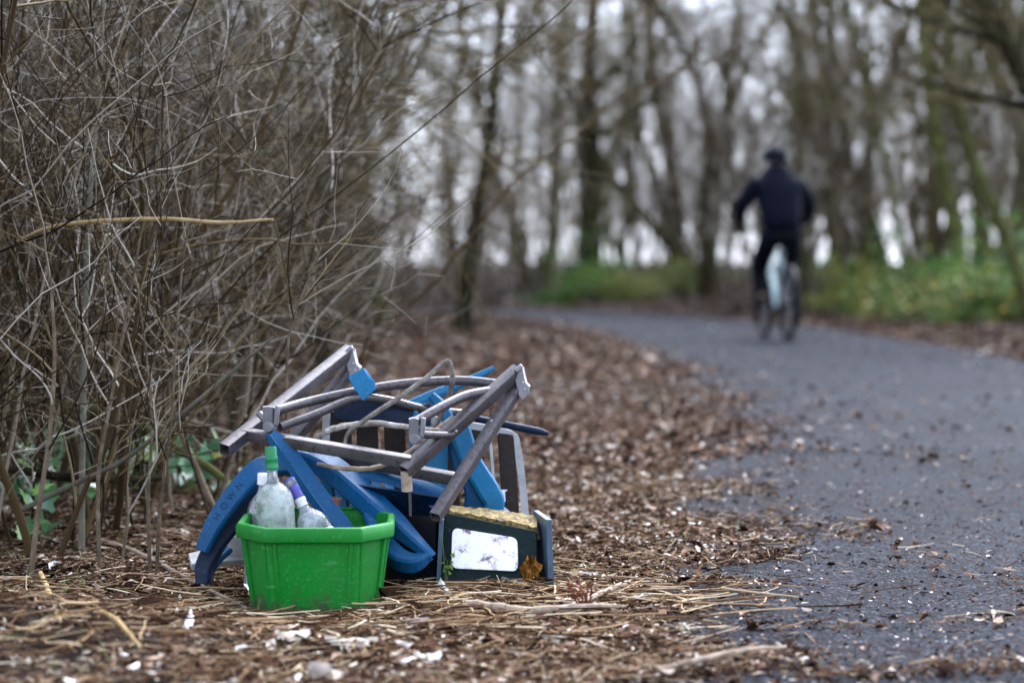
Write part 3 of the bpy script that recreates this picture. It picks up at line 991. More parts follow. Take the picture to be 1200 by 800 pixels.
# broken leg with a jagged end, stuck in the tub
leg = empty('broken_chair_leg', at(415, 655, 5.44))
tag(leg, 'broken blue plastic chair leg with jagged pointed end leaning out of the tub', 'chair leg')
def off(p, dx, dy, dz): return np.array(p) + np.array([dx, dy, dz])
def blade(w0, side):
    """one wall of the angled leg"""
    g = Geo()
    mid = np.array([tuple(at(*q)) for q in ((321, 514, 5.47), (345, 548, 5.465), (370, 584, 5.46), (395, 618, 5.45), (418, 655, 5.44))])
    T, S, U = frames(mid, (0, -1, 0.2))
    dirn = unit(S * side + U * (-0.55))
    wid = np.linspace(0.030, 0.040, len(mid))[:, None] * w0
    if side < 0:
        outer = mid + dirn * wid
        outer[0] += T[0] * 0.012
    else:
        outer = mid + dirn * wid
    rows_ = [mid, mid * .5 + outer * .5, outer]
    A_ = np.array(rows_)
    A_[1, 0] += T[0] * (-0.022 if side < 0 else -0.02); A_[0, 0] += T[0] * -0.014
    sheet(g, A_, 0.004)
    return g
part(blade(0.5, 1), 'leg_wall', M['blue'], leg)
part(blade(1.0, -1), 'leg_wall', M['blue'], leg)

# second blue chair standing behind, with slab back and curved legs
c2 = empty('plastic_chair', at(530, 640, 5.72))
tag(c2, 'broken blue plastic chair wedged upright against the brown slatted panel', 'chair')
g = Geo(); sheet(g, bilin(at(488, 500, 5.70), at(524, 500, 5.72), at(522, 606, 5.68), at(484, 606, 5.66), 7, 5, -0.010), 0.006)
part(g, 'back_slab', M['blue_lit'], c2, 0.001)
g = Geo(); channel(g, [at(538, 498, 5.70), at(552, 538, 5.68), at(572, 572, 5.655), at(580, 590, 5.65), at(572, 612, 5.65)], [.05, .05, .054, .05, .04], [.03] * 5, (0.2, -1, 0.15)); part(g, 'leg', M['blue_lit'], c2, 0.0015)
g = Geo(); channel(g, [at(530, 510, 5.73), at(543, 548, 5.70), at(556, 575, 5.68), at(552, 612, 5.67)], [.045, .05, .052, .05], [.03] * 4, (-0.2, -1, 0.15)); part(g, 'leg', M['blue'], c2, 0.0015)
g = Geo(); sheet(g, bilin(at(392, 462, 5.76), at(505, 474, 5.74), at(505, 506, 5.73), at(392, 491, 5.75), 8, 4, -0.008), 0.008); part(g, 'back_rail', M['blue_shade'], c2, 0.002)
g = Geo(); channel(g, [at(458, 484, 5.84), at(500, 464, 5.86), at(545, 446, 5.88), at(579, 430, 5.90)], [.026, .026, .022, .012], [.016, .014, .01, .006], (0, -1, 0.6)); part(g, 'armrest', M['blue_lit'], c2, 0.001)
g = Geo(); channel(g, [at(505, 462, 5.74), at(516, 474, 5.73), at(524, 488, 5.72), at(530, 515, 5.72)], [.02, .03, .03, .03], [.02] * 4, (0, -1, .3)); part(g, 'strut', M['blue_lit'], c2, 0.001)
g = Geo(); round_tube(g, [at(548, 488, 5.76), at(590, 497, 5.75), at(630, 505, 5.745), at(643, 508, 5.74)], [.008, .009, .009, .004], 12); part(g, 'rod', M['blue_shade'], c2)
g = Geo(); channel(g, [at(487, 482, 5.66), at(488, 498, 5.66), at(486, 530, 5.66)], [.008, .024, .03], [.01] * 3, (0, -1, 0)); part(g, 'strut', M['blue_lit'], c2, 0.001)

# blue scrap hooked over the frame
g = Geo()
A0 = np.array([[tuple(at(408, 442, 5.62)), tuple(at(426, 432, 5.62)), tuple(at(427, 433, 5.62))], [tuple(at(416, 456, 5.605)), tuple(at(432, 444, 5.605)), tuple(at(439, 449, 5.61))], [tuple(at(426, 470, 5.595)), tuple(at(433, 463, 5.595)), tuple(at(440, 457, 5.60))]])
sheet(g, A0, 0.004)
sc_o = g.obj('plastic_scrap', M['blue_lit'], None, 0.0008)
tag(sc_o, 'small bright blue plastic shard hooked over a steel tube', 'plastic shard')

# ------------------------------------------------------------------ folding frame of steel tubes
fr = empty('folding_chair_frame', at(470, 640, 5.55))
tag(fr, 'brown grey steel folding chair frame of square tubes lying on top of the pile', 'chair frame')
TW = 0.027
UPV = (0.1, -0.35, 1)
for p0, p1, w_, up in (
        (at(263, 527, 5.46), at(410, 411, 5.86), .030, UPV),          # left rail
        (at(414, 428, 5.87), at(338, 522, 5.72), .028, UPV),
        (at(474, 553, 5.40), at(607, 434, 5.62), .030, UPV),          # right rail
        (at(609, 450, 5.63), at(510, 606, 5.36), .028, UPV),
        (at(284, 508, 5.52), at(482, 541, 5.42), .027, (0, -0.3, 1)),  # cross bars
        (at(338, 524, 5.73), at(538, 562, 5.45), .027, (0, -0.3, 1))):
    g = Geo(); square_tube(g, p0, p1, w_ * .92, w_, up); part(g, 'square_tube', M['steel'], fr)
# end fitting under the right rail
g = Geo(); round_tube(g, [at(476, 552, 5.405), at(477, 575, 5.41)], .0125, 14, 6); part(g, 'socket', M['stick'], fr)
g = Geo(); square_tube(g, at(480, 572, 5.42), at(481, 604, 5.43), .006, .010, (0, -1, 0), 0.001, 0.001); part(g, 'strip', M['steel'], fr)
# hinge brackets
for (hx, hy, hd) in ((410, 412, 5.86), (608, 434, 5.62)):
    c0 = at(hx, hy, hd)
    g = Geo()
    s_ = hd / FPX
    out = [(-4, -2), (4, -4), (6, 6), (8, 14), (12, 18), (10, 28), (5, 34), (0, 30), (-4, 12)]
    V0 = [c0 + Vector((ox * s_, -0.020, -oy * s_)) for ox, oy in out]
    V1 = [v + Vector((0.004, 0.036, 0.0)) for v in V0]
    k = len(out)
    g.add([tuple(v) for v in V0 + V1], [tuple(range(k)), tuple(range(2 * k - 1, k - 1, -1))] + [(i, (i + 1) % k, k + (i + 1) % k, k + i) for i in range(k)])
    part(g, 'hinge_bracket', M['steel_light'], fr, 0.001)
    g = Geo(); p = np.array(c0) + np.array([0, -0.012, 0.006]); box_geo(g, p, (0.020, 0.036, 0.010), Matrix.Rotation(R(-38), 3, 'Y')); part(g, 'end_cap', M['steel_light'], fr, 0.002)
    for (ox, oy) in ((5, 13), (7, 21)):
        g = Geo(); c = np.array(c0) + np.array([ox * s_, -0.0205, -oy * s_]); round_tube(g, [c, c + np.array([0, -0.003, 0])], .0028, 10, 2); part(g, 'rivet', M['chrome'], fr)
for q in ((533, 504, 5.485), (574, 492, 5.535)):
    g = Geo(); c = np.array(at(*q)) + np.array([0.004, -0.012, 0]); round_tube(g, [c, c + np.array([0, -0.005, 0])], .0032, 10, 2); part(g, 'rivet', M['chrome'], fr)
# round tubes
for pts, r_ in (
        ([at(319, 482, 5.52), at(360, 471, 5.60), at(420, 458, 5.66), at(480, 449, 5.70), at(540, 446, 5.71), at(592, 451, 5.66)], .0115),
        ([at(328, 500, 5.52), at(370, 485, 5.58), at(415, 467, 5.65), at(455, 469, 5.70), at(500, 480, 5.74), at(560, 486, 5.78)], .0105),
        ([at(487, 494, 5.42), at(515, 478, 5.47), at(545, 464, 5.53), at(580, 457, 5.58)], .0115),
        ([at(495, 509, 5.42), at(520, 510, 5.46), at(530, 509, 5.48)], .009)):
    g = Geo(); round_tube(g, pts, r_, 14, 28); part(g, 'round_tube', M['steel'], fr)
# cast clamps that hold the round tubes
for (cx, cy, cd) in ((318, 487, 5.50), (489, 501, 5.405)):
    s_ = cd / FPX
    c0 = np.array(at(cx, cy, cd))
    g = Geo(); square_tube(g, c0 + np.array([-4 * s_, -0.004, 11 * s_]), c0 + np.array([-4 * s_, 0.002, -14 * s_]), .022, .020, (0, -1, 0.2), 0.006, 0.004); part(g, 'clamp', M['alu'], fr)
    g = Geo(); box_geo(g, c0 + np.array([6 * s_, 0.004, 0]), (.012, .018, .046), Matrix.Rotation(R(6), 3, 'Y')); part(g, 'clamp_arm', M['alu'], fr, 0.003)
    g = Geo(); p = c0 + np.array([-4 * s_, -0.014, -13 * s_]); round_tube(g, [p, p + np.array([0.010, 0.03, 0])], .0125, 16, 3); part(g, 'clamp_knob', M['alu'], fr, 0.002)
g = Geo(); round_tube(g, [at(303, 484, 5.53), at(312, 493, 5.52)], .008, 12, 4); part(g, 'pivot_pin', M['alu'], fr, 0.001)

# branches lying across the frame
def branch(name, pts, r_, m_, label, group=None, nsm=26, parts_=None, cat='branch'):
    path = smooth_path(pts, nsm)
    path = path + np.random.default_rng(int(abs(path[0, 0]) * 1e4) % 9999).normal(0, r_[0] * 0.12, path.shape)
    rr = np.interp(np.linspace(0, 1, len(path)), np.linspace(0, 1, len(r_)), r_)
    g = Geo()
    t = path[-1] - path[0]
    up = (0, 0, 1) if abs(t[2]) < 0.8 * np.linalg.norm(t) else (0, 1, 0.01)
    sweep(g, path, np.stack([circ(8, q) for q in rr]), up)
    o_ = g.obj(name, m_, None)
    tag(o_, label, cat, group)
    return o_
branch('broken_branch', [at(404, 527, 5.50), at(408, 508, 5.50), at(430, 490, 5.50), at(470, 464, 5.52), at(500, 442, 5.55), at(524, 423, 5.58), at(530, 440, 5.58), at(527, 462, 5.60), at(515, 490, 5.62), at(503, 508, 5.62)], [.004, .005, .006, .0065, .006, .006, .0065, .006, .005], M['stick_lichen'], 'sharply bent pale branch arching high over the steel frame', nsm=44)
branch('broken_branch', [at(368, 518, 5.60), at(380, 507, 5.56), at(400, 500, 5.54), at(440, 496, 5.52), at(490, 502, 5.50), at(530, 505, 5.52)], [.005, .007, .0075, .0075, .006, .004], M['stick_lichen'], 'thick flaking brown branch lying level behind the front cross bar', nsm=30)
branch('broken_branch', [at(372, 543, 5.50), at(400, 548, 5.48), at(440, 548, 5.50), at(475, 532, 5.54), at(500, 512, 5.57), at(530, 488, 5.62)], [.004, .006, .006, .006, .005, .004], M['stick'], 'dark curved branch sagging between the two steel cross bars', nsm=30)

# ------------------------------------------------------------------ brown slatted chair back
sl = empty('slatted_chair_back', at(500, 640, 5.86))
tag(sl, 'dark brown slatted plastic chair back with grey edge standing upright behind the pile', 'chair back')
def lerp4(u, v, c): return (np.array(c[0]) * (1 - u) + np.array(c[1]) * u) * (1 - v) + (np.array(c[3]) * (1 - u) + np.array(c[2]) * u) * v
CB = [at(382, 478, 5.80), at(608, 508, 5.90), at(618, 640, 5.86), at(384, 640, 5.78)]
g = Geo()   # outer frame with a rounded shoulder
fp = [lerp4(0.0, 1.0, CB), lerp4(0.0, .3, CB), lerp4(0.005, .06, CB), lerp4(.03, 0.0, CB), lerp4(.3, -.02, CB), lerp4(.6, -.02, CB), lerp4(.90, 0.0, CB), lerp4(.965, .03, CB), lerp4(.985, .10, CB), lerp4(1.0, .5, CB), lerp4(1.0, 1.0, CB)]
path = smooth_path(fp, 60)
up = np.array([0, -1.0, 0.05])
prof = np.array([[(-.009, -.02), (-.009, .012), (.009, .012), (.009, -.02)]] * len(path))
sweep(g, path, prof, up); part(g, 'frame', M['grey_edge'], sl, 0.003)
for (u0, u1) in ((.015, .125), (.155, .26), (.295, .40), (.43, .53), (.56, .665), (.70, .80), (.885, .965)):
    g = Geo()
    sheet(g, bilin(lerp4(u0, .02, CB), lerp4(u1, .02, CB), lerp4(u1, .97, CB), lerp4(u0, .97, CB), 3, 6, -0.003), 0.012)
    part(g, 'slat', M['brown_plastic'], sl, 0.002)
for v in (.45, .93):
    g = Geo(); sheet(g, bilin(lerp4(0.02, v, CB), lerp4(.80, v, CB), lerp4(.80, v + .05, CB), lerp4(.02, v + .05, CB), 6, 3) + np.array([0, 0.014, 0]), 0.008); part(g, 'rail', M['brown_plastic'], sl)
g = Geo(); sheet(g, bilin(lerp4(.835, .08, CB), lerp4(.85, .08, CB), lerp4(.86, .97, CB), lerp4(.845, .97, CB), 3, 6), 0.010); part(g, 'slat', M['grey_edge'], sl)

# ------------------------------------------------------------------ dark box with the white label
bx = empty('broken_cabinet', at(575, 688, 5.50))
tag(bx, 'broken dark green box with white panel and crumbling yellow foam at the pile corner', 'box')
F0, F1, F2, F3 = at(519, 600, 5.50), at(629, 622, 5.47), at(632, 692, 5.45), at(516, 694, 5.47)
g = Geo(); sheet(g, bilin(F0, F1, F2, F3, 9, 6, 0.004), 0.012); part(g, 'front_panel', M['felt'], bx, 0.002)
# white panel with round corners
def quad_pt(u, v): return lerp4(u, v, (F0, F1, F2, F3))
lab = []
for (cu, cv, a0) in ((.17, .27, 180), (.745, .27, 270), (.745, .60, 0), (.17, .60, 90)):
    for k in range(5):
        a = R(a0 + 22.5 * k); lab.append((cu + .055 * math.cos(a), cv + .095 * math.sin(a)))
nf = np.cross(np.array(F1) - np.array(F0), np.array(F3) - np.array(F0)); nf = unit(nf)
nf = nf if nf[1] < 0 else -nf
g = Geo(); kk = len(lab)
Va = [quad_pt(u, v) + nf * 0.020 for u, v in lab]; Vb = [quad_pt(u, v) - nf * 0.002 for u, v in lab]
g.add(Va + Vb, [tuple(range(kk)), tuple(range(2 * kk - 1, kk - 1, -1))] + [(i, (i + 1) % kk, kk + (i + 1) % kk, kk + i) for i in range(kk)])
part(g, 'white_panel', M['label'], bx, 0.001)
# foam slab behind the cover, its top crumbling
g = Geo()
r = np.random.default_rng(8)
T0, T1, T2, T3 = at(527, 592, 5.64), at(630, 606, 5.61), at(629, 619, 5.475), at(521, 599, 5.505)
top_ = bilin(T0, T1, T2, T3, 22, 8); top_[:, :, 2] += r.normal(0, .0016, top_.shape[:2]) + 0.004
sheet(g, top_[::-1], 0.03); part(g, 'foam', M['foam'], bx)
# right side board seen on its edge and left board
g = Geo(); box_geo(g, tuple(at(637, 645, 5.52)), (.013, .22, .165), Matrix.Rotation(R(-2.0), 3, 'Y') @ Matrix.Rotation(R(7), 3, 'Z')); part(g, 'side_board', M['slate_edge'], bx, 0.001)
g = Geo(); box_geo(g, tuple(at(516, 648, 5.50)), (.010, .10, .165), Matrix.Rotation(R(3), 3, 'Y')); part(g, 'side_board', M['slate_edge'], bx, 0.001)
g = Geo(); sheet(g, bilin(at(455, 603, 5.60), at(514, 604, 5.52), at(512, 690, 5.50), at(455, 690, 5.56), 4, 4), 0.012); part(g, 'back_board', M['black_board'], bx, 0.001)
g = Geo(); sheet(g, bilin(at(520, 600, 5.72), at(630, 612, 5.70), at(632, 682, 5.66), at(520, 682, 5.68), 4, 4), 0.012); part(g, 'rear_board', M['black_board'], bx, 0.001)

# small scraps
g = Geo()
lathe(g, [(.016, 0), (.020, .038), (.018, .038), (.014, .003)], 4)
cp = g.obj('card_cup', M['clay'], None, 0.0006); cp.location = at(389, 602, 5.49); cp.rotation_euler = (0.1, 0.1, 0.6)
tag(cp, 'small square brown card cup with pale rim tucked under the blue leg', 'cup')
g = Geo(); sheet(g, bilin(at(222, 655, 5.62), at(300, 636, 5.66), at(300, 660, 5.60), at(224, 668, 5.56), 4, 4), 0.016)
pl = g.obj('grey_board', M['board_grey'], None, 0.002); tag(pl, 'flat grey board lying on the litter under the blue chair legs', 'board')
g = Geo(); box_geo(g, tuple(at(282, 640, 5.62)), (.06, .06, .05), Matrix.Rotation(R(12), 3, 'Y')); bk = g.obj('pale_block', M['board_grey'], None, 0.004)
tag(bk, 'pale grey block behind the left wall of the green tub', 'block')
r = np.random.default_rng(3)
for (px, py, d, sx_, sy_, lab_) in ((586, 592, 5.70, .022, .05, 'crumpled white paper scrap between blue leg and yellow foam'),):
    A_ = bilin(at(px - 8, py - 22, d), at(px + 6, py - 18, d), at(px + 9, py + 14, d - .02), at(px - 12, py + 12, d - .02), 5, 6); A_ += r.normal(0, .004, A_.shape)
    g = Geo(); sheet(g, A_, 0.001); o = g.obj('paper_scrap', M['white_plastic'], None, smooth=False); tag(o, lab_, 'paper scrap')

def ground_at(px, py):
    """point of the ground seen at a photograph pixel"""
    d = FPX * CAM_H / max(py - 311, 2)
    for _ in range(6):
        p = at(px, py, d); h = float(surf(np.array([p.x]), np.array([p.y]))[0])
        d = FPX * (CAM_H - h) / max(py - 311, 2)
    p = at(px, py, d); p.z = h
    return p

# pale scraps on the litter that can be told apart
for i, (px, py, wx, wy, lab_) in enumerate(((412, 764, .10, .022, 'long pale curled leaf on the litter in front of the green tub'), (343, 756, .065, .03, 'broad pale leaf scrap beside the long curled leaf'), (501, 783, .05, .022, 'cream leaf scrap lying alone on dark wet litter'), (369, 740, .03, .018, 'small whitish chip below the tub base'), (521, 702, .022, .055, 'forked white scrap standing out in front of the dark box'), (221, 742, .014, .05, 'white upright splinter on the soil left of the tub'), (648, 762, .05, .018, 'thin pale chip among sticks near the path edge'))):
    p = ground_at(px, py); p.z += 0.014
    r = np.random.default_rng(i + 50)
    n_ = 9
    u = np.linspace(-1, 1, n_)
    prof_w = np.sqrt(np.clip(1 - u ** 2, 0, 1)) * (1 + r.normal(0, .12, n_)) * 0.5 + 0.06
    A_ = np.zeros((3, n_, 3)); ang = r.uniform(-.25, .25)
    for jx, s_ in enumerate((-1, 0, 1)):
        A_[jx, :, 0] = u * wx * .5 if wx >= wy else s_ * prof_w * wx
        A_[jx, :, 1] = (s_ * prof_w * wy * 1.6) if wx >= wy else u * wy * .8
        A_[jx, :, 2] = 0.010 * (1 - abs(s_)) + r.normal(0, .0015, n_) + 0.006 * u ** 2
    rot = np.array([[math.cos(ang), -math.sin(ang), 0], [math.sin(ang), math.cos(ang), 0], [0, 0, 1]])
    g = Geo(); sheet(g, (A_ @ rot.T)[::-1] if wx >= wy else A_ @ rot.T, 0.0012)
    o = g.obj('leaf_scrap', M['white_plastic'] if i in (4, 5) else M['pale'], None); o.location = p
    o.rotation_euler = (0.22, 0, 0)
    tag(o, lab_, 'leaf scrap')

# curled orange leaf against the right board
p = at(622, 668, 5.43)
g = Geo(); r = np.random.default_rng(77)
uu = np.linspace(-1, 1, 9); rows_ = []
for v in np.linspace(-1, 1, 7):
    wv_ = 0.024 * (1 - .55 * abs(v) ** 1.5) * (1 + .25 * math.sin(6 * v))
    rows_.append([(u * wv_, .010 * math.sin(5 * u + 2 * v) + r.normal(0, .004), v * .030 + .006 * math.sin(7 * u) + r.normal(0, .002)) for u in uu])
sheet(g, rows_, .001)
lf = g.obj('dead_leaf', M['orange_leaf'], None, smooth=False); lf.location = p
tag(lf, 'curled orange dead leaf propped against the box with the white panel', 'leaf')

# sticks lying on the ground
STK = [
    ([(535, 716), (575, 728), (625, 733), (690, 729), (735, 722)], .008, 'stick', 'thick pale stick lying across the litter in front of the dark box'),
    ([(470, 695), (510, 688), (560, 684), (610, 682), (700, 684)], .004, 'stick', 'straight thin stick touching the base of the dark box'),
    ([(560, 670), (590, 676), (615, 672), (628, 684)], .0045, 'stick', 'short kinked stick below the orange leaf'),
    ([(640, 732), (680, 722), (725, 702), (740, 690)], .006, 'stick', 'dark crooked stick pointing at the path beside the red dead fern'),
    ([(770, 798), (820, 793), (870, 782), (920, 770)], .006, 'stick', 'long pale stick lying across the near path edge'),
    ([(120, 640), (160, 660), (215, 690), (290, 722)], .005, 'stick', 'brown stalk sloping down towards the green tub across the soil'),
    ([(48, 680), (58, 712), (70, 738)], .0055, 'yellow_wood', 'pale yellow broken stalk on the dark soil mound'),
    ([(95, 722), (130, 740), (165, 770)], .005, 'yellow_wood', 'yellowish stalk lying on the front of the soil mound'),
    ([(650, 690), (655, 720), (690, 712), (700, 680)], .0035, 'stick', 'thin looped twig beside the dark box corner'),
    ([(505, 668), (540, 676), (600, 695), (640, 700)], .0035, 'stick', 'slender twig crossing in front of the white panel'),
]
for i, (pts, r_, mt, lab_) in enumerate(STK):
    P = []
    for k, (px, py) in enumerate(pts):
        p = ground_at(px, py); p.z += r_ + 0.010 + (0.012 if 0 < k < len(pts) - 1 else 0); P.append(p)
    branch('fallen_stick', P, [r_, r_ * 1.1, r_, r_ * .6], M[mt], lab_, 'sticks lying on the ground', 24, cat='stick')

# red dead fern stalks by the path edge
fn = empty('dead_fern', ground_at(688, 728)); tag(fn, 'small upright reddish dead fern in the litter by the path edge', 'fern')
r = np.random.default_rng(14)
M['fern'] = island_mat('red_fern', [(0, (.09, .03, .02)), (1, (.24, .09, .05))], .8)
for k in range(6):
    P = grow(r, np.zeros((1, 3)), np.array([[r.normal(0, .25), r.normal(0, .2), 1]]), np.array([r.uniform(.05, .10)]), 8, .12)
    Rd = taper(np.array([.0022]), np.array([.001]), 8)
    s, d_, q_, _t = spawn(r, P, Rd, 16, .25, 1, 40, 80)
    C = grow(r, s, d_, np.full(len(s), .014), 3, .2)
    V, F = join_np([tube_batch(P, Rd, 4), tube_batch(C, taper(np.full(len(s), .0022), np.full(len(s), .0006), 3), 3)])
    mobj('frond', np_mesh('frond', V, [F], M['fern']), fn)

# ------------------------------------------------------------------ ivy and small plants
def ivy_mesh():
    out = [(0, 0), (.35, -.12), (.52, .12), (.36, .34), (.42, .62), (.18, .60), (0, 1.0), (-.18, .60), (-.42, .62), (-.36, .34), (-.52, .12), (-.35, -.12)]
    V = [(x, y, 0.10 * abs(x) - 0.12 * (y - .4) ** 2) for x, y in out] + [(0, .35, -.03)]
    me = bpy.data.meshes.new('ivy_leaf'); me.from_pydata(V, [], [(i, (i + 1) % 12, 12) for i in range(12)])
    for p in me.polygons: p.use_smooth = True
    me.materials.append(M['ivy']); return me
IVY = ivy_mesh()
def ivy_plant(px, py, n_, spread, label, seed, size=0.05):
    r = np.random.default_rng(seed)
    c = ground_at(px, py)
    t = empty('ivy_plant', c); tag(t, label, 'ivy', 'ivy under the shrubs')
    a = r.uniform(0, 6.28, 5)
    P = grow(r, np.zeros((5, 3)) + [0, 0, .02], np.stack([np.cos(a), np.sin(a) * .6, np.full(5, .15)], 1), r.uniform(.5, 1, 5) * spread, 7, .2, 0.02)
    V, F = tube_batch(P, taper(np.full(5, .003), np.full(5, .0012), 7), 4)
    mobj('vine', np_mesh('vine', V, [F], M['stem']), t)
    for k in range(n_):
        v = r.integers(0, 5); i = r.integers(1, 7)
        q = P[v, i] + r.normal(0, .03, 3)
        lx, ly = c.x + q[0], c.y + q[1]
        o = mobj('leaf', IVY, t)
        h = float(gheight(np.array([lx]), np.array([ly]), False)[0])
        o.location = (q[0], q[1], max(h - c.z + 0.012, q[2] + abs(r.normal(0.02, .05))))
        o.rotation_euler = (r.uniform(.1, 1.2), r.normal(0, .35), r.uniform(-1.6, 1.6))
        s_ = size * r.uniform(.6, 1.25); o.scale = (s_, s_, s_)
for a in ((20, 590, 44, .28, 'spreading ivy patch at the foot of the tall forked stem', 1), (75, 565, 50, .35, 'ivy patch under the lying dark branch', 2), (150, 580, 55, .35, 'dense ivy patch around the pair of upright stems', 3), (205, 580, 40, .25, 'ivy patch with yellowing leaves left of the chair frame end', 4), (110, 545, 36, .5, 'ivy patch further back beneath the thicket', 5), (60, 640, 9, .14, 'few low ivy leaves on the soil beside the forked stem', 6), (475, 655, 5, .06, 'tiny weed under the end of the curved blue armrest', 9)):
    ivy_plant(*a, size=0.062 if a[2] > 6 else 0.018)
# small weeds in front of the dark box
wd = empty('weed', at(522, 690, 5.44)); tag(wd, 'small green weed growing up the left edge of the dark box', 'weed')
r = np.random.default_rng(4)
wst = grow(r, np.zeros((3, 3)), np.array([[0.0, 0, 1], [.15, 0, 1], [-.1, 0, 1]]), np.array([.13, .09, .07]), 7, .08)
V, F = tube_batch(wst, taper(np.full(3, .001), np.full(3, .0006), 7), 4); mobj('stalk', np_mesh('stalk', V, [F], M['grassy']), wd)
WL = IVY.copy(); WL.materials.clear(); WL.materials.append(M['grassy'])
for k in range(12):
    o = mobj('leaf', WL, wd); v = k % 3; i = r.integers(1, 7)
    o.location = wst[v, i] + r.normal(0, .004, 3); o.rotation_euler = (r.uniform(.2, 1.2), r.normal(0, .4), r.uniform(-2, 2)); s_ = r.uniform(.008, .014); o.scale = (s_,) * 3
g = Geo(); ps = ground_at(490, 703)
mo = bpy.data.meshes.new('moss_tuft')
r = np.random.default_rng(9); N = 160
dd = unit(r.normal(0, 1, (N, 3)) * [1, 1, .6] + [0, 0, .5]); P = np.stack([dd * .002, dd * .009 + [0, 0, .004], dd * .014 + [0, 0, .004]], 1)
V, F = tube_batch(P, np.tile(np.array([[.0015, .0013, .0004]]), (N, 1)), 3)
M['moss'] = island_mat('moss', [(0, (.12, .20, .03)), (1, (.34, .42, .06))], .8)
o = mobj('moss_tuft', np_mesh('moss_tuft', V, [F], M['moss'])); o.location = ps + Vector((0, 0, .01)); tag(o, 'tiny bright moss tuft on the litter right of the tub', 'moss')

# ------------------------------------------------------------------ shrubs
def shrub_meshes(seed, n_stem=8, H=(1.5, 3.2), spread=.22, tw=1.0, br=14, twn=6):
    r = np.random.default_rng(seed)
    a = r.uniform(0, 6.28, n_stem); sp = r.uniform(.1, 1.0, n_stem) * spread * 1.6
    S0 = np.stack([r.normal(0, .16, n_stem), r.normal(0, .16, n_stem), np.full(n_stem, -.08)], 1)
    D = np.stack([np.cos(a) * sp, np.sin(a) * sp, np.ones(n_stem)], 1)
    Hh = r.uniform(*H, n_stem)
    P = grow(r, S0, D, Hh, 18, .14, -.006, .12)
    R0 = r.uniform(.0035, .0060, n_stem) * tw; R0[:3] *= r.uniform(1.5, 2.6, 3); Rd = taper(R0, R0 * .25, 18)
    s, d, q, t = spawn(r, P, Rd, br, .10, .98, 22, 75)
    d = d + np.stack([r.normal(0, .25, len(s)), r.normal(0, .25, len(s)), r.normal(-.05, .25, len(s))], 1)
    Lb = r.uniform(.35, 1.25, len(s)) * (1.15 - .5 * t)
    B = grow(r, s, d, Lb, 11, .19, .015, .10)
    rb = np.minimum(q * .75, r.uniform(.0014, .0046, len(s)) * tw); Rb = taper(rb, rb * .35, 11)
    far_ = np.linalg.norm(B[:, -1, :2], axis=1) < 0.95
    B, Rb = B[far_], Rb[far_]
    s2, d2, q2, t2 = spawn(r, B, Rb, twn, .12, 1, 20, 65)
    L2 = r.uniform(.08, .45, len(s2))
    C = grow(r, s2, d2, L2, 6, .22, .02, .10)
    rc = np.minimum(q2 * .8, r.uniform(.0007, .0017, len(s2)) * tw); Rc = taper(rc, rc * .5, 6)
    s3, d3, q3, t3 = spawn(r, C, Rc, 3, .2, 1, 25, 65)
    E = grow(r, s3, d3, r.uniform(.02, .13, len(s3)), 3, .2, .02, .1)
    re = np.minimum(q3 * .9, r.uniform(.0006, .0010, len(s3)) * tw); Re = taper(re, re * .6, 3)
    return (P, Rd), (B, Rb), (C, Rc), (E, Re)


SHR = []
for k in range(8):
    (P, Rd), (B, Rb), (C, Rc), (E, Re) = shrub_meshes(100 + k)
    Vs, Fs = tube_batch(P, Rd, 6)
    Vt, Ft = join_np([tube_batch(B, Rb, 4), tube_batch(C, Rc, 3), tube_batch(E, Re, 3)])
    SHR.append((np_mesh('stem', Vs, [Fs], M['twig']), np_mesh('twig_crown', Vt, [Ft], M['twig'])))


def place_shrub(x, y, v, rz, s, label, group, sz=1.0):
    z = float(gheight(np.array([x]), np.array([y]), False)[0])
    t = empty('bare_shrub', (x, y, z), rz); t.scale = (s, s, s * sz)
    t.rotation_euler = (random.uniform(-.16, .16), random.uniform(-.16, .16), rz)
    tag(t, label, 'shrub', group)
    mobj('stem', SHR[v][0], t); mobj('twig_crown', SHR[v][1], t)
    return t


r = np.random.default_rng(77)
cnt = 0
# front rank, in focus
for (px, d) in ((-70, 5.8), (0, 6.2), (70, 6.7), (150, 6.9), (30, 7.3), (215, 7.4), (110, 7.8), (-10, 7.9), (255, 8.3), (-90, 6.8), (180, 8.4), (60, 8.6), (120, 6.4), (40, 6.0), (-40, 7.0), (200, 7.9), (140, 9.0), (20, 9.2), (250, 9.4), (90, 7.2)):
    X = (px - 600) / FPX * d
    place_shrub(X, d, cnt % 8, r.uniform(0, 6.28), r.uniform(.75, 1.0), 'bare tangled shrub of thin grey brown stems beside the dumped rubbish', 'bare shrubs of the thicket beside the rubbish'); cnt += 1
# thicket behind, along the left verge
for k in range(34):
    d = r.uniform(8.2, 22)
    pxr = r.uniform(-150, 260 if d < 12 else (360 if d < 16 else 430))
    X = (pxr - 600) / FPX * d
    place_shrub(X, d, cnt % 8, r.uniform(0, 6.28), r.uniform(.9, 1.35), 'bare brown shrub in the thicket lining the verge up to the slim dark tree', 'bare shrubs along the verge'); cnt += 1
for k in range(18):
    d = r.uniform(5.2, 15)
    X = r.uniform(-.24 * d - 2.6, -.24 * d - .2)
    place_shrub(X, d, cnt % 8, r.uniform(0, 6.28), r.uniform(.9, 1.35), 'bare brown shrub in the thicket lining the verge up to the slim dark tree', 'bare shrubs along the verge'); cnt += 1
# beyond the slim tree and around the bend
for k in range(34):
    d = r.uniform(22, 34)
    pxr = r.uniform(-100, 450)
    X = (pxr - 600) / FPX * d
    place_shrub(X, d, cnt % 8, r.uniform(0, 6.28), r.uniform(1.0, 1.6), 'bare brown shrub under the trees on the inside of the path bend', 'bare shrubs inside the bend'); cnt += 1

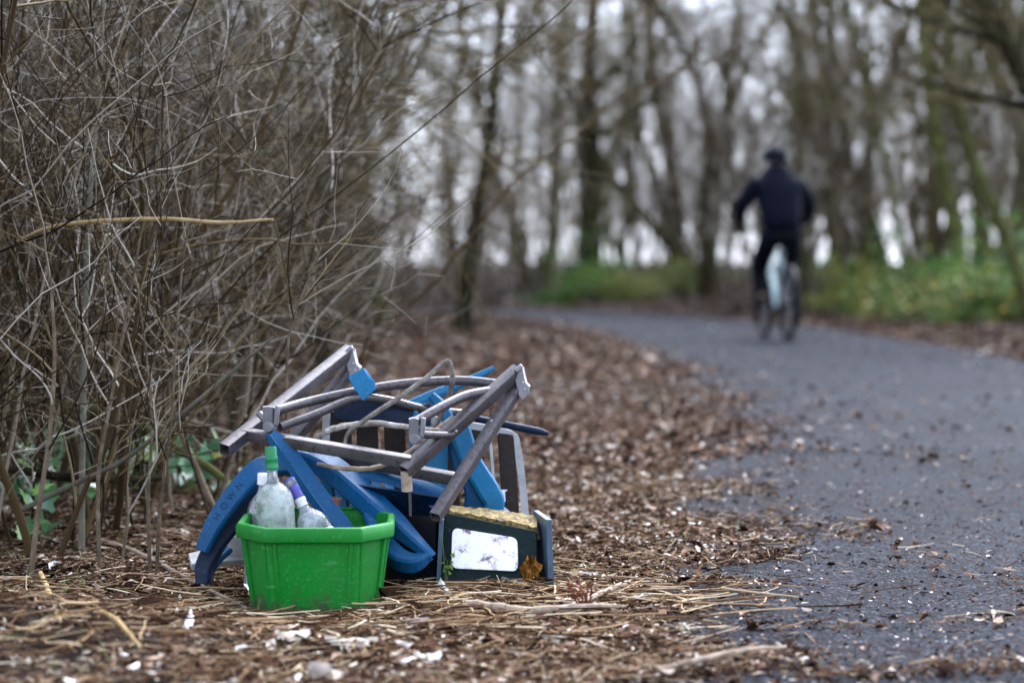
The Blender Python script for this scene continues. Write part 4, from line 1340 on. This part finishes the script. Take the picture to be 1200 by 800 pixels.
for k in range(10):
    d = r.uniform(27.5, 33); pxr = r.uniform(360, 580)
    X = (pxr - 600) / FPX * d
    if float(path_dist(np.array([X]), np.array([d]))[0]) < 2.2: continue
    place_shrub(X, d, cnt % 8, r.uniform(0, 6.28), r.uniform(1.2, 1.9), 'bare brown shrub behind the slim dark tree at the path bend', 'bare shrubs behind the slim tree'); cnt += 1
# tall thin thicket growing between the far trees
k = 0
while k < 42:
    d = r.uniform(43, 66); pxr = r.uniform(530, 1290)
    if pxr > 850: d = r.uniform(32, 60)
    X = (pxr - 600) / FPX * d
    if float(path_dist(np.array([X]), np.array([d]))[0]) < 3.4: continue
    place_shrub(X, d, cnt % 8, r.uniform(0, 6.28), r.uniform(2.0, 3.0), 'tall bare shrub with upright twigs between the trees beyond the bend', 'tall bare shrubs between the far trees'); cnt += 1; k += 1

# single saplings that stand in front of the thicket
def sapling(path_px, d0, d1, r0, label, seed, nbr=7, mt='stem', twn=4):
    r = np.random.default_rng(seed)
    n_ = len(path_px)
    pts = [at(px, py, d0 + (d1 - d0) * i / (n_ - 1)) for i, (px, py) in enumerate(path_px)]
    pts[0].z = float(gheight(np.array([pts[0].x]), np.array([pts[0].y]))[0]) - 0.02 if path_px[0][1] > 560 else pts[0].z
    path = smooth_path(pts, 24)
    base = path[0].copy(); path = (path - base)[None]
    K = path.shape[1]
    Rd = taper(np.array([r0]), np.array([r0 * .35]), K)
    t = empty('bare_sapling', base); tag(t, label, 'sapling')
    V, F = tube_batch(path, Rd, 7); mobj('stem', np_mesh('stem', V, [F], M[mt]), t)
    s, d, q, tt_ = spawn(r, path, Rd, nbr, .25, .98, 25, 60)
    B = grow(r, s, d, r.uniform(.18, .6, len(s)), 8, .14, .03); rb = np.minimum(q * .7, .0028); Rb = taper(rb, rb * .4, 8)
    s2, d2, q2, _ = spawn(r, B, Rb, twn, .2, 1, 25, 65)
    C = grow(r, s2, d2, r.uniform(.05, .22, len(s2)), 5, .16, .02); rc = np.minimum(q2 * .8, .0014); Rc = taper(rc, rc * .5, 5)
    V, F = join_np([tube_batch(B, Rb, 5), tube_batch(C, Rc, 4)])
    mobj('twig_crown', np_mesh('twig_crown', V, [F], M['twig']), t)
    return t
sapling([(33, 682), (45, 600), (58, 510), (64, 420), (60, 340), (52, 280)], 5.55, 5.6, .0075, 'brown forked sapling standing alone at the front of the thicket', 1)
sapling([(117, 670), (115, 560), (130, 470), (150, 360), (170, 250), (200, 120)], 5.65, 5.7, .0055, 'slender straight sapling rising from the litter between ivy patches', 2)
sapling([(176, 672), (174, 580), (178, 500), (172, 420), (160, 330)], 5.62, 5.7, .005, 'left sapling of a close pair near the end of the chair frame', 3)
sapling([(183, 670), (188, 590), (200, 500), (205, 420), (215, 300), (235, 190)], 5.66, 5.75, .005, 'right sapling of a close pair near the end of the chair frame', 4)
sapling([(140, 665), (150, 610), (150, 560), (160, 480), (200, 380)], 5.8, 5.9, .004, 'thin reddish sapling leaning between the straight one and the pair', 5)
sapling([(95, 640), (98, 460), (105, 240), (117, 100), (124, -40)], 6.0, 6.1, .009, 'tall pale smooth sapling trunk rising straight through the thicket', 6, 9, 'bark_pale')
sapling([(335, 640), (336, 430), (345, 372), (362, 325), (378, 292)], 5.95, 5.75, .004, 'thin dark sapling rising behind the steel frame with few side twigs', 8, 8)
sapling([(268, 640), (235, 560), (200, 470), (190, 380), (170, 300)], 6.6, 6.5, .011, 'thick slanting stem behind the end of the steel frame', 9, 6)
sapling([(250, 600), (285, 470), (300, 380), (360, 230), (430, 90), (470, 0)], 7.0, 7.2, .010, 'dark sapling leaning right over the rubbish towards the path', 10, 9)
branch('bare_stick', [at(20, 282, 5.75), at(60, 266, 5.72), at(120, 259, 5.70), at(200, 257, 5.66), at(260, 261, 5.62), at(320, 257, 5.58)], [.003, .0045, .0055, .005, .0045, .003], M['yellow_wood'], 'yellow barkless stick caught level in the shrub twigs', cat='stick')
branch('fallen_branch', [at(-60, 440, 6.7), at(40, 470, 6.8), at(120, 482, 6.8), at(200, 520, 6.75), at(262, 560, 6.7)], [.014, .017, .018, .015, .012], M['bark'], 'thick dark branch lying slantwise behind the front saplings', cat='branch')
branch('fallen_branch', [at(-40, 540, 6.3), at(60, 556, 6.35), at(130, 562, 6.4), at(190, 560, 6.5)], [.010, .012, .011, .008], M['bark_dark'], 'straight dark branch resting on the ivy', cat='branch')
branch('fallen_branch', [at(20, 600, 6.0), at(80, 570, 5.9), at(150, 535, 5.75), at(240, 462, 5.7), at(320, 395, 5.7)], [.007, .007, .006, .005, .003], M['bark_pale'], 'long pale branch slanting up in front of the dark ones', cat='branch')

# ------------------------------------------------------------------ trees
def tree_meshes(seed, H, r0, lean, low=.12, nl=18, nb=9, ntw=9, wob=.10, bm='bark', pts=None, up=.05, fine=1.0):
    r = np.random.default_rng(seed)
    if pts is None:
        P = grow(r, np.array([[0, 0, -.1]]), np.array([[lean[0], lean[1], 1]]), np.array([H]), 18, wob, .02)
    else:
        P = smooth_path(pts, 22)[None]
    K = P.shape[1]
    Rd = taper(np.array([r0]), np.array([r0 * .25]), K); Rd[:, 0] *= 1.25
    s, d, q, t = spawn(r, P, Rd, nl, low, .97, 30, 75)
    Ll = H * r.uniform(.18, .42, len(s)) * (1.05 - .5 * t)
    Lm = grow(r, s, d, Ll, 10, .13, up); rl = q * r.uniform(.25, .5, len(s)); Rl = taper(rl, rl * .2, 10)
    s2, d2, q2, t2 = spawn(r, Lm, Rl, nb, .12, 1, 25, 70)
    B = grow(r, s2, d2, r.uniform(.5, 1.5, len(s2)), 6, .16, up * .6); rb = np.minimum(np.maximum(q2 * .6, .004), .014); Rb = taper(rb, rb * .4, 6)
    s3, d3, q3, t3 = spawn(r, B, Rb, ntw, .1, 1, 25, 70)
    C = grow(r, s3, d3, r.uniform(.2, .75, len(s3)), 4, .18, .02); rc = np.minimum(q3 * .8, r.uniform(.0022, .0042, len(s3)) * fine); Rc = taper(rc, rc * .5, 4)
    tr = np_mesh('trunk', *(lambda vf: (vf[0], [vf[1]]))(join_np([tube_batch(P, Rd, 10), tube_batch(Lm, Rl, 6)])), M[bm])
    cr = np_mesh('crown', *(lambda vf: (vf[0], [vf[1]]))(join_np([tube_batch(B, Rb, 4), tube_batch(C, Rc, 3)])), M['far_twig'])
    return tr, cr


TREES = [tree_meshes(200 + k, H, r0, ln, low=lw, bm=bm_, nb=8, ntw=8) for k, (H, r0, ln, lw, bm_) in enumerate((
    (10, .10, (.05, 0), .30, 'bark'), (9, .07, (.22, .05), .15, 'bark'), (11, .15, (-.08, 0), .32, 'bark_dark'), (8, .055, (-.28, .1), .12, 'bark'), (10, .08, (.15, -.1), .22, 'bark'), (9, .11, (-.12, .1), .28, 'bark')))]


def place_tree(x, y, me, rz, s, label, group=None, sz=1.0):
    z = float(gheight(np.array([x]), np.array([y]), False)[0])
    t = empty('bare_tree', (x, y, z), rz); t.scale = (s, s, s * sz)
    tag(t, label, 'tree', group)
    mobj('trunk', me[0], t); mobj('crown', me[1], t)
    return t


def hero_tree(pxs, d, r0, label, seed, H=8, bm='bark', nl=14, low=.25, dd=0.0):
    """trunk through points seen in the photograph, at distance d (+dd at the top)"""
    n_ = len(pxs)
    pts = [at(px, py, d + dd * i / max(1, n_ - 1)) for i, (px, py) in enumerate(pxs)]
    base = Vector((pts[0].x, pts[0].y, float(gheight(np.array([pts[0].x]), np.array([pts[0].y]), False)[0])))
    loc = [(p - base) for p in pts]; loc[0] = Vector((loc[0].x, loc[0].y, -.05))
    me = tree_meshes(seed, H, r0, (0, 0), low=low, nl=nl, bm=bm, pts=[tuple(p) for p in loc])
    t = empty('bare_tree', base); tag(t, label, 'tree')
    mobj('trunk', me[0], t); mobj('crown', me[1], t)


hero_tree([(541, 392), (548, 320), (560, 240), (575, 150), (583, 60), (592, -80), (600, -260)], 25.5, .10, 'slim dark mossy tree standing alone on the verge beside the path bend', 301, 4.2, 'bark_dark', 18, .5)
hero_tree([(690, 335), (692, 250), (688, 150), (692, 60), (700, -120), (690, -300)], 46, .27, 'thick upright dark trunk beyond the bend of the path', 302, 10, 'bark_dark', 16, .3)
hero_tree([(826, 350), (826, 250), (830, 170), (815, 90), (780, 20), (720, -60), (640, -120)], 42, .13, 'dark tree arching over towards the bend of the path', 303, 6, 'bark_dark', 18, .35)
hero_tree([(815, 340), (770, 270), (730, 225), (700, 180), (675, 120), (640, 30), (610, -100)], 48, .13, 'leaning mossy trunk slanting across in front of the thick upright one', 304, 8, 'bark', 14, .4)
hero_tree([(940, 335), (935, 250), (938, 130), (930, 20), (925, -150)], 40, .13, 'straight grey trunk rising just behind the cyclist', 305, 9, 'bark', 16, .2)
hero_tree([(985, 335), (975, 240), (968, 130), (955, 20), (930, -150)], 41, .14, 'left leaning grey trunk next to the straight one behind the cyclist', 306, 9, 'bark', 16, .2)
hero_tree([(1075, 350), (1050, 250), (1030, 160), (1010, 70), (985, -30), (950, -200)], 35, .075, 'slender trunk slanting away from the cyclist over the bank', 307, 8, 'bark', 16, .2)
hero_tree([(1215, 360), (1180, 280), (1145, 200), (1120, 110), (1108, 20), (1090, -120)], 27, .10, 'curved mossy trunk leaning out over the leafy bank', 308, 8, 'bark', 14, .2)
hero_tree([(1290, 380), (1250, 220), (1200, 90), (1160, 10), (1110, -100), (1060, -260)], 22, .15, 'heavy dark trunk leaning across the top of the bank', 309, 8, 'bark_dark', 12, .3)
hero_tree([(280, 480), (290, 330), (305, 240), (325, 130), (350, 0), (380, -160)], 10.5, .055, 'pale grey green trunk leaning right inside the thicket', 310, 3, 'bark_pale', 9, .6)
hero_tree([(205, 500), (228, 380), (250, 260), (262, 140), (290, 20), (310, -160)], 9.5, .032, 'thin pale trunk leaning beside the larger pale one in the thicket', 314, 2.4, 'bark_pale', 8, .5)
hero_tree([(95, 500), (88, 330), (70, 180), (75, 60), (60, -150)], 9.0, .036, 'pale crooked trunk deep in the thicket behind the forked sapling', 315, 2.4, 'bark_pale', 8, .5)
hero_tree([(375, 430), (385, 300), (398, 160), (440, 60), (460, -100)], 15, .06, 'dark crooked trunk at the edge of the thicket', 311, 2.6, 'bark_dark', 14, .25)
hero_tree([(1150, 350), (1145, 250), (1130, 150), (1135, 40), (1140, -150)], 33, .08, 'upright mossy trunk among green bushes on the bank', 312, 8, 'bark', 16, .2)
hero_tree([(640, 345), (648, 260), (650, 150), (660, 20), (670, -200)], 50, .15, 'grey trunk left of the thick upright trunk beyond the bend', 313, 9, 'bark', 16, .2)

r = np.random.default_rng(99)
def free(x, y, m_=1.0):
    return float(path_dist(np.array([x]), np.array([y]))[0]) > PW + m_
k = 0
while k < 42:      # wood on the far side and right of the path
    d = r.uniform(30, 72); pxr = r.uniform(520, 1330)
    X = (pxr - 600) / FPX * d
    if not free(X, d, 2.0) or (not right_of_path(np.array([X]), np.array([d]))[0] and d < 40): continue
    place_tree(X, d, TREES[k % 6], r.uniform(0, 6.28), r.uniform(.75, 1.2), 'slender bare grey tree in the wood beyond the path bend', 'bare trees of the wood beyond the bend'); k += 1
k = 0
while k < 34:      # wood on the left
    d = r.uniform(13, 60); pxr = r.uniform(-160, 540)
    X = (pxr - 600) / FPX * d
    if not free(X, d, 2.0): continue
    if d < 22 and pxr > 220: continue
    place_tree(X, d, TREES[k % 6], r.uniform(0, 6.28), r.uniform(.6, 1.0), 'bare tree with thin trunk in the wood behind the shrub thicket', 'bare trees behind the thicket'); k += 1

for k in range(22):
    d = r.uniform(9, 45); X = -.26 * d - r.uniform(0.5, 9)
    place_tree(X, d, TREES[k % 6], r.uniform(0, 6.28), r.uniform(.6, 1.0), 'bare tree with thin trunk in the wood behind the shrub thicket', 'bare trees behind the thicket')

# ------------------------------------------------------------------ green bushes at the far side
def bush_mesh(seed, W_, H_, nleaf, mt, ls=.06):
    r = np.random.default_rng(seed)
    ncl = 16
    cen = np.stack([r.normal(0, W_ * .42, ncl), r.normal(0, W_ * .3, ncl), np.abs(r.normal(.35, .28, ncl)) * H_], 1)
    which = r.integers(0, ncl, nleaf)
    pos = cen[which] + r.normal(0, .17, (nleaf, 3)) * [1, 1, .8]
    pos[:, 2] = np.abs(pos[:, 2]) + .02
    L = r.uniform(.6, 1.4, nleaf) * ls
    V, F = leaf_batch(r, pos, L, L * .6, tilt=.8)
    st = cen[:, :] * [.25, .25, 0]
    P = np.stack([st, st * .5 + cen * .5 + r.normal(0, .05, cen.shape), cen], 1)
    Vs, Fs = tube_batch(P, np.tile(np.array([[.010, .007, .003]]), (ncl, 1)), 4)
    return np_mesh('stem', Vs, [Fs], M['stem']), np_mesh('foliage', V, [F], M[mt], smooth=False)
BUSH = [bush_mesh(1, 1.0, 1.3, 1500, 'evergreen'), bush_mesh(2, 1.2, 1.0, 1500, 'bramble', .07), bush_mesh(3, .9, 1.6, 1700, 'evergreen', .055), bush_mesh(4, 1.1, .7, 1100, 'bramble', .06)]
BL = ['dark evergreen bush on the leafy bank beyond the path', 'yellow green bramble on the leafy bank beyond the path', 'tall evergreen bush on the leafy bank beyond the path', 'low bramble patch on the leafy bank beyond the path']
r = np.random.default_rng(12)
k = 0
while k < 34:
    if k < 27: d = r.uniform(27, 40); pxr = r.uniform(800, 1290)
    else: d = r.uniform(41.5, 48); pxr = r.uniform(630, 800)
    X = (pxr - 600) / FPX * d
    if not free(X, d, 1.3 if d > 40 else 1.6): continue
    v = int(r.choice([0, 1, 2, 3], p=[.32, .2, .25, .23])) if k < 27 else int(r.choice([0, 1, 3], p=[.3, .4, .3]))
    z = float(gheight(np.array([X]), np.array([d]), False)[0])
    t = empty('green_bush', (X, d, z), r.uniform(0, 6.28)); s_ = r.uniform(.35, .95); t.scale = (s_ * 1.2, s_ * 1.2, s_)
    tag(t, BL[v], 'bush', 'green bushes of kind: ' + ('dark evergreen', 'bramble', 'tall evergreen', 'low bramble')[v])
    mobj('stem', BUSH[v][0], t); mobj('foliage', BUSH[v][1], t); k += 1

# far wood, one mass behind everything
r = np.random.default_rng(55)
Nt = 170
X = r.uniform(-60, 60, Nt); Y = r.uniform(74, 120, Nt)
P = grow(r, np.stack([X, Y, np.zeros(Nt)], 1), np.stack([r.normal(0, .12, Nt), r.normal(0, .1, Nt), np.ones(Nt)], 1), r.uniform(7, 14, Nt), 7, .05)
r0 = r.uniform(.04, .16, Nt); Rd = taper(r0, r0 * .3, 7)
s, d, q, t = spawn(r, P, Rd, 12, .05, 1, 30, 80)
B = grow(r, s, d, r.uniform(1, 3, len(s)), 5, .15, .05); Rb = taper(np.minimum(q * .5, .03), np.full(len(s), .006), 5)
s2, d2, q2, t2 = spawn(r, B, Rb, 5, .1, 1, 30, 70)
C = grow(r, s2, d2, r.uniform(.5, 1.4, len(s2)), 3, .15, .02); Rc = taper(np.full(len(s2), .009), np.full(len(s2), .004), 3)
V, F = join_np([tube_batch(P, Rd, 5), tube_batch(B, Rb, 3), tube_batch(C, Rc, 3)])
o = mobj('far_wood', np_mesh('far_wood', V, [F], M['far_twig'])); tag(o, 'distant bare wood closing the view behind the trees', 'wood', kind='stuff')

# ------------------------------------------------------------------ bicycle and rider
BX, BY, BYAW = 2.56, 23.4, R(6)
bike = empty('bicycle', (BX, BY, 0.014), BYAW); tag(bike, 'pale mint bicycle ridden away along the asphalt path', 'bicycle')
WR = .345
def wheel(y):
    wv = empty('wheel', (0, y, WR)); wv.parent = bike
    for nm, R0_, r_, mt in (('tyre', WR - .030, .030, 'rubber'), ('rim', WR - .055, .012, 'black_metal')):
        g = Geo(); n_, m2 = 40, 8
        V = []; F = []
        for i in range(n_):
            a = 2 * math.pi * i / n_
            for j in range(m2):
                b_ = 2 * math.pi * j / m2
                rr = R0_ + r_ * math.cos(b_); V.append((r_ * math.sin(b_), rr * math.cos(a), rr * math.sin(a)))
        for i in range(n_):
            for j in range(m2):
                F.append((i * m2 + j, i * m2 + (j + 1) % m2, ((i + 1) % n_) * m2 + (j + 1) % m2, ((i + 1) % n_) * m2 + j))
        g.add(V, F); g.obj(nm, M[mt], wv)
    aa = np.arange(24) * 2 * math.pi / 24
    P = np.stack([np.stack([np.where(np.arange(24) % 2, .03, -.03), .02 * np.cos(aa), .02 * np.sin(aa)], 1), np.stack([np.zeros(24), (WR - .06) * np.cos(aa + .2), (WR - .06) * np.sin(aa + .2)], 1)], 1)
    V, F = tube_batch(P, np.full((24, 2), .0013), 3); mobj('spokes', np_mesh('spokes', V, [F], M['chrome']), wv)
    g = Geo(); round_tube(g, [(-.05, 0, 0), (.05, 0, 0)], .02, 12, 3); g.obj('hub', M['black_metal'], wv)
wheel(-.52); wheel(.56)
BB = (0, -.06, .29)
g = Geo()
round_tube(g, [(0, -.06, .29), (0, -.22, .90)], .026, 12, 4)
round_tube(g, [(0, -.06, .31), (0, .20, .58), (0, .38, .80)], .030, 12, 6)
round_tube(g, [(0, -.20, .74), (0, .36, .88)], .024, 12, 4)
round_tube(g, [(0, .36, .94), (0, .40, .76)], .030, 12, 3)
g.obj('frame', M['mint'], bike)
g = Geo()
for sx in (-1, 1):
    round_tube(g, [(sx * .03, -.07, .29), (sx * .065, -.52, WR)], .014, 8, 3)
    round_tube(g, [(sx * .03, -.20, .74), (sx * .065, -.52, WR)], .013, 8, 3)
g.obj('rear_stays', M['black_metal'], bike)
g = Geo()
for sx in (-1, 1): round_tube(g, [(sx * .05, .42, .72), (sx * .055, .47, .55), (sx * .055, .56, WR)], .015, 10, 6)
round_tube(g, [(-.06, .42, .73), (.06, .42, .73)], .022, 10, 3); round_tube(g, [(0, .40, .74), (0, .34, 1.02)], .02, 10, 3)
g.obj('fork', M['black_metal'], bike)
def guard(y, a0, a1):
    g = Geo(); rows_ = []
    for a in np.linspace(R(a0), R(a1), 16):
        rows_.append([(sx * .032, y + (WR + .035 - abs(sx) * .012) * math.cos(a), WR + (WR + .035 - abs(sx) * .012) * math.sin(a)) for sx in (-1, -.5, 0, .5, 1)])
    sheet(g, rows_, 0.003); g.obj('mudguard', M['black_metal'], bike)
guard(-.52, 60, 205); guard(.56, 20, 170)
g = Geo(); round_tube(g, [(0, -.215, .78), (0, -.25, .95)], .015, 10, 3); g.obj('seat_post', M['black_metal'], bike)
g = Geo(); sheet(g, [[(-.02, .0 - .05, .985), (0, -.05, .992), (.02, -.05, .985)], [(-.045, -.17, .97), (0, -.17, .985), (.045, -.17, .97)], [(-.085, -.30, .975), (0, -.30, .99), (.085, -.30, .975)], [(-.07, -.37, .985), (0, -.375, .995), (.07, -.37, .985)]], 0.035); g.obj('saddle', M['rubber'], bike, .008)
g = Geo(); round_tube(g, [(-.33, .30, 1.05), (-.20, .33, 1.07), (-.06, .36, 1.03), (.06, .36, 1.03), (.20, .33, 1.07), (.33, .30, 1.05)], .013, 10, 20); hb = g.obj('handlebar', M['black_metal'], bike)
for sx in (-1, 1):
    g = Geo(); round_tube(g, [(sx * .215, .327, 1.067), (sx * .34, .296, 1.048)], .018, 10, 4); g.obj('grip', M['rubber'], hb)
CA = R(9)
for sx, s2 in ((1, -1), (-1, 1)):
    e = (sx * .075, BB[1] + s2 * .15 * math.cos(CA), BB[2] + s2 * .15 * math.sin(CA))
    g = Geo(); round_tube(g, [(sx * .065, BB[1], BB[2]), e], .012, 8, 3); ck = g.obj('crank', M['black_metal'], bike)
    g = Geo(); box_geo(g, (e[0] + sx * .065, e[1], e[2]), (.10, .085, .02)); g.obj('pedal', M['rubber'], ck, .004)
    if sx == 1:
        g = Geo(); round_tube(g, [(.055, BB[1], BB[2]), (.061, BB[1], BB[2])], .085, 24, 2); g.obj('chainring', M['black_metal'], bike)
g = Geo(); box_geo(g, (0, -.285, .88), (.05, .025, .035)); g.obj('rear_lamp', M['rubber'], bike, .006)

person = empty('person', (BX, BY, 0.014), BYAW)
tag(person, 'person in black jacket, dark trousers and helmet cycling away along the path', 'person')
def skin(name, verts, edges, radii, m_, parent, root=0, sub=2):
    me = bpy.data.meshes.new(name); me.from_pydata([tuple(v) for v in verts], edges, [])
    me.materials.append(m_)
    o_ = mobj(name, me, parent)
    sk = o_.modifiers.new('skin', 'SKIN'); sk.use_smooth_shade = True
    if not me.skin_vertices: me.attributes  # created with the modifier below if missing
    bpy.context.view_layer.objects.active = o_
    if not len(me.skin_vertices):
        bm = bmesh.new(); bm.from_mesh(me); bm.verts.layers.skin.verify(); bm.to_mesh(me); bm.free()
    sv = me.skin_vertices[0].data
    for i, r_ in enumerate(radii):
        sv[i].radius = (r_, r_) if not isinstance(r_, tuple) else r_
        sv[i].use_root = (i == root)
    ss = o_.modifiers.new('sub', 'SUBSURF'); ss.levels = sub; ss.render_levels = sub
    return o_
FR = (.14, -.06 - .15 * math.cos(CA), .29 - .15 * math.sin(CA) + .02)
FL = (-.14, -.06 + .15 * math.cos(CA), .29 + .15 * math.sin(CA) + .02)
pel = (0, -.22, 1.04); 
body_v = [pel, (0, -.17, 1.20), (0, -.08, 1.38), (0, -.02, 1.50), (0, .02, 1.60), (0, .045, 1.68), (0, .06, 1.78),
          (.19, -.01, 1.49), (.335, .06, 1.26), (.285, .255, 1.095), (-.19, -.01, 1.49), (-.345, .06, 1.26), (-.285, .255, 1.095),
          (.10, -.19, 1.00), (.135, .07, .61), (FR[0], FR[1] - .07, FR[2] + .10), (FR[0], FR[1] + .05, FR[2] + .03),
          (-.10, -.19, 1.00), (-.135, .17, .66), (FL[0], FL[1] - .07, FL[2] + .10), (FL[0], FL[1] + .05, FL[2] + .03)]
body_e = [(0, 1), (1, 2), (2, 3), (3, 4), (4, 5), (5, 6), (3, 7), (7, 8), (8, 9), (3, 10), (10, 11), (11, 12), (0, 13), (13, 14), (14, 15), (15, 16), (0, 17), (17, 18), (18, 19), (19, 20)]
body_r = [.11, .11, .115, .10, .055, .075, .085, .055, .036, .026, .055, .036, .026, .07, .046, .026, .022, .07, .046, .026, .022]
skin('body', body_v, body_e, body_r, M['skin'], person)
# jacket: torso, sleeves, standing collar
jv = [(0, -.235, 1.00), (0, -.20, 1.15), (0, -.10, 1.36), (0, -.03, 1.50), (0, .0, 1.60), (0, .02, 1.69), (.20, -.02, 1.50), (.285, .01, 1.38), (.345, .06, 1.255), (.295, .235, 1.11), (-.20, -.02, 1.50), (-.29, .01, 1.38), (-.355, .06, 1.255), (-.295, .235, 1.11)]
je = [(0, 1), (1, 2), (2, 3), (3, 4), (4, 5), (3, 6), (6, 7), (7, 8), (8, 9), (3, 10), (10, 11), (11, 12), (12, 13)]
jr = [(.18, .15), (.225, .18), (.23, .185), (.195, .17), (.145, .135), (.118, .125), .105, .10, .080, .052, .115, .10, .080, .052]
skin('jacket', jv, je, jr, M['cloth_black'], person)
tv = [(0, -.22, 1.02), (.10, -.19, 1.0), (.125, -.05, .80), (.138, .07, .61), (.14, -.08, .44), (FR[0], FR[1] - .06, FR[2] + .08), (-.10, -.19, 1.0), (-.125, .0, .83), (-.138, .17, .66), (-.14, .10, .50), (FL[0], FL[1] - .06, FL[2] + .08)]
te = [(0, 1), (1, 2), (2, 3), (3, 4), (4, 5), (0, 6), (6, 7), (7, 8), (8, 9), (9, 10)]
tr_ = [.12, .125, .105, .088, .078, .068, .125, .105, .088, .078, .068]
skin('trousers', tv, te, tr_, M['cloth_trouser'], person)
for Fp in (FR, FL):
    skin('shoe', [(Fp[0], Fp[1] - .10, Fp[2] + .045), (Fp[0], Fp[1] - .02, Fp[2] + .045), (Fp[0], Fp[1] + .08, Fp[2] + .032), (Fp[0], Fp[1] + .15, Fp[2] + .028)], [(0, 1), (1, 2), (2, 3)], [.05, .052, .045, .032], M['rubber'], person)
# helmet: a shell with vents
g = Geo(); V = []; F = []; nu, nv_ = 24, 9
for j in range(nv_):
    ph = R(-12 + 102 * j / (nv_ - 1))
    for i in range(nu):
        a = 2 * math.pi * i / nu
        q = 1 + .035 * math.cos(8 * a) * (ph > 0)
        V.append((.126 * q * math.cos(ph) * math.cos(a), .062 + .145 * q * math.cos(ph) * math.sin(a), 1.745 + .140 * math.sin(ph)))
for j in range(nv_ - 1):
    for i in range(nu): F.append((j * nu + i, j * nu + (i + 1) % nu, (j + 1) * nu + (i + 1) % nu, (j + 1) * nu + i))
F.append(tuple(range(nu - 1, -1, -1)))
g.add(V, F); hm = g.obj('helmet', M['helmet'], person, angle=60)
g = Geo(); box_geo(g, (0, -.072, 1.76), (.06, .02, .025)); g.obj('adjuster', M['black_metal'], hm, .004)
g = Geo(); V = []; F = []
for j in range(5):
    ph = R(-45 + 15 * j)
    for i in range(12):
        a = R(180 + 15 * (i + .5)); V.append((.095 * math.cos(ph) * math.cos(a), .055 + .10 * math.cos(ph) * math.sin(a), 1.765 + .115 * math.sin(ph)))
sheet(g, np.array(V).reshape(5, 12, 3), .006); g.obj('hair', M['hair'], person)
g = Geo(); box_geo(g, (0, .155, 1.755), (.025, .035, .04)); g.obj('nose', M['skin'], person, .008)
for sx in (-1, 1):
    g = Geo(); box_geo(g, (sx * .09, .05, 1.735), (.018, .035, .055)); g.obj('ear', M['skin'], person, .007)
    # gloved hand closed round the grip: palm, four bent fingers, thumb
    gx = np.array([sx * .285, .300, 1.075])
    parts = []
    Pm = np.array([[gx + [0, -.055, .02], gx + [0, -.02, .028], gx + [0, .01, .026], gx + [0, .025, .018]]])
    parts.append(tube_batch(Pm, np.array([[.026, .036, .036, .02]]), 10))
    for k in range(4):
        o_ = gx + np.array([sx * (.030 - .020 * k), .012, .020 + .003 * (1.5 - abs(k - 1.5))])
        ln = (.9, 1.05, 1.0, .8)[k]
        parts.append(tube_batch(np.array([[o_, o_ + np.array([0, .026, -.006]) * ln, o_ + np.array([0, .030, -.030]) * ln, o_ + np.array([0, .010, -.046]) * ln, o_ + np.array([0, -.006, -.040]) * ln]]), np.array([[.0105, .0100, .0095, .009, .006]]), 8))
    o_ = gx + np.array([-sx * .030, -.02, .012])
    parts.append(tube_batch(np.array([[o_, o_ + np.array([-sx * .014, .012, -.012]), o_ + np.array([-sx * .012, .026, -.030]), o_ + np.array([-sx * .006, .034, -.038])]]), np.array([[.012, .011, .010, .007]]), 8))
    V, F = join_np(parts)
    mobj('glove', np_mesh('glove', V, [F], M['cloth_trouser']), person)
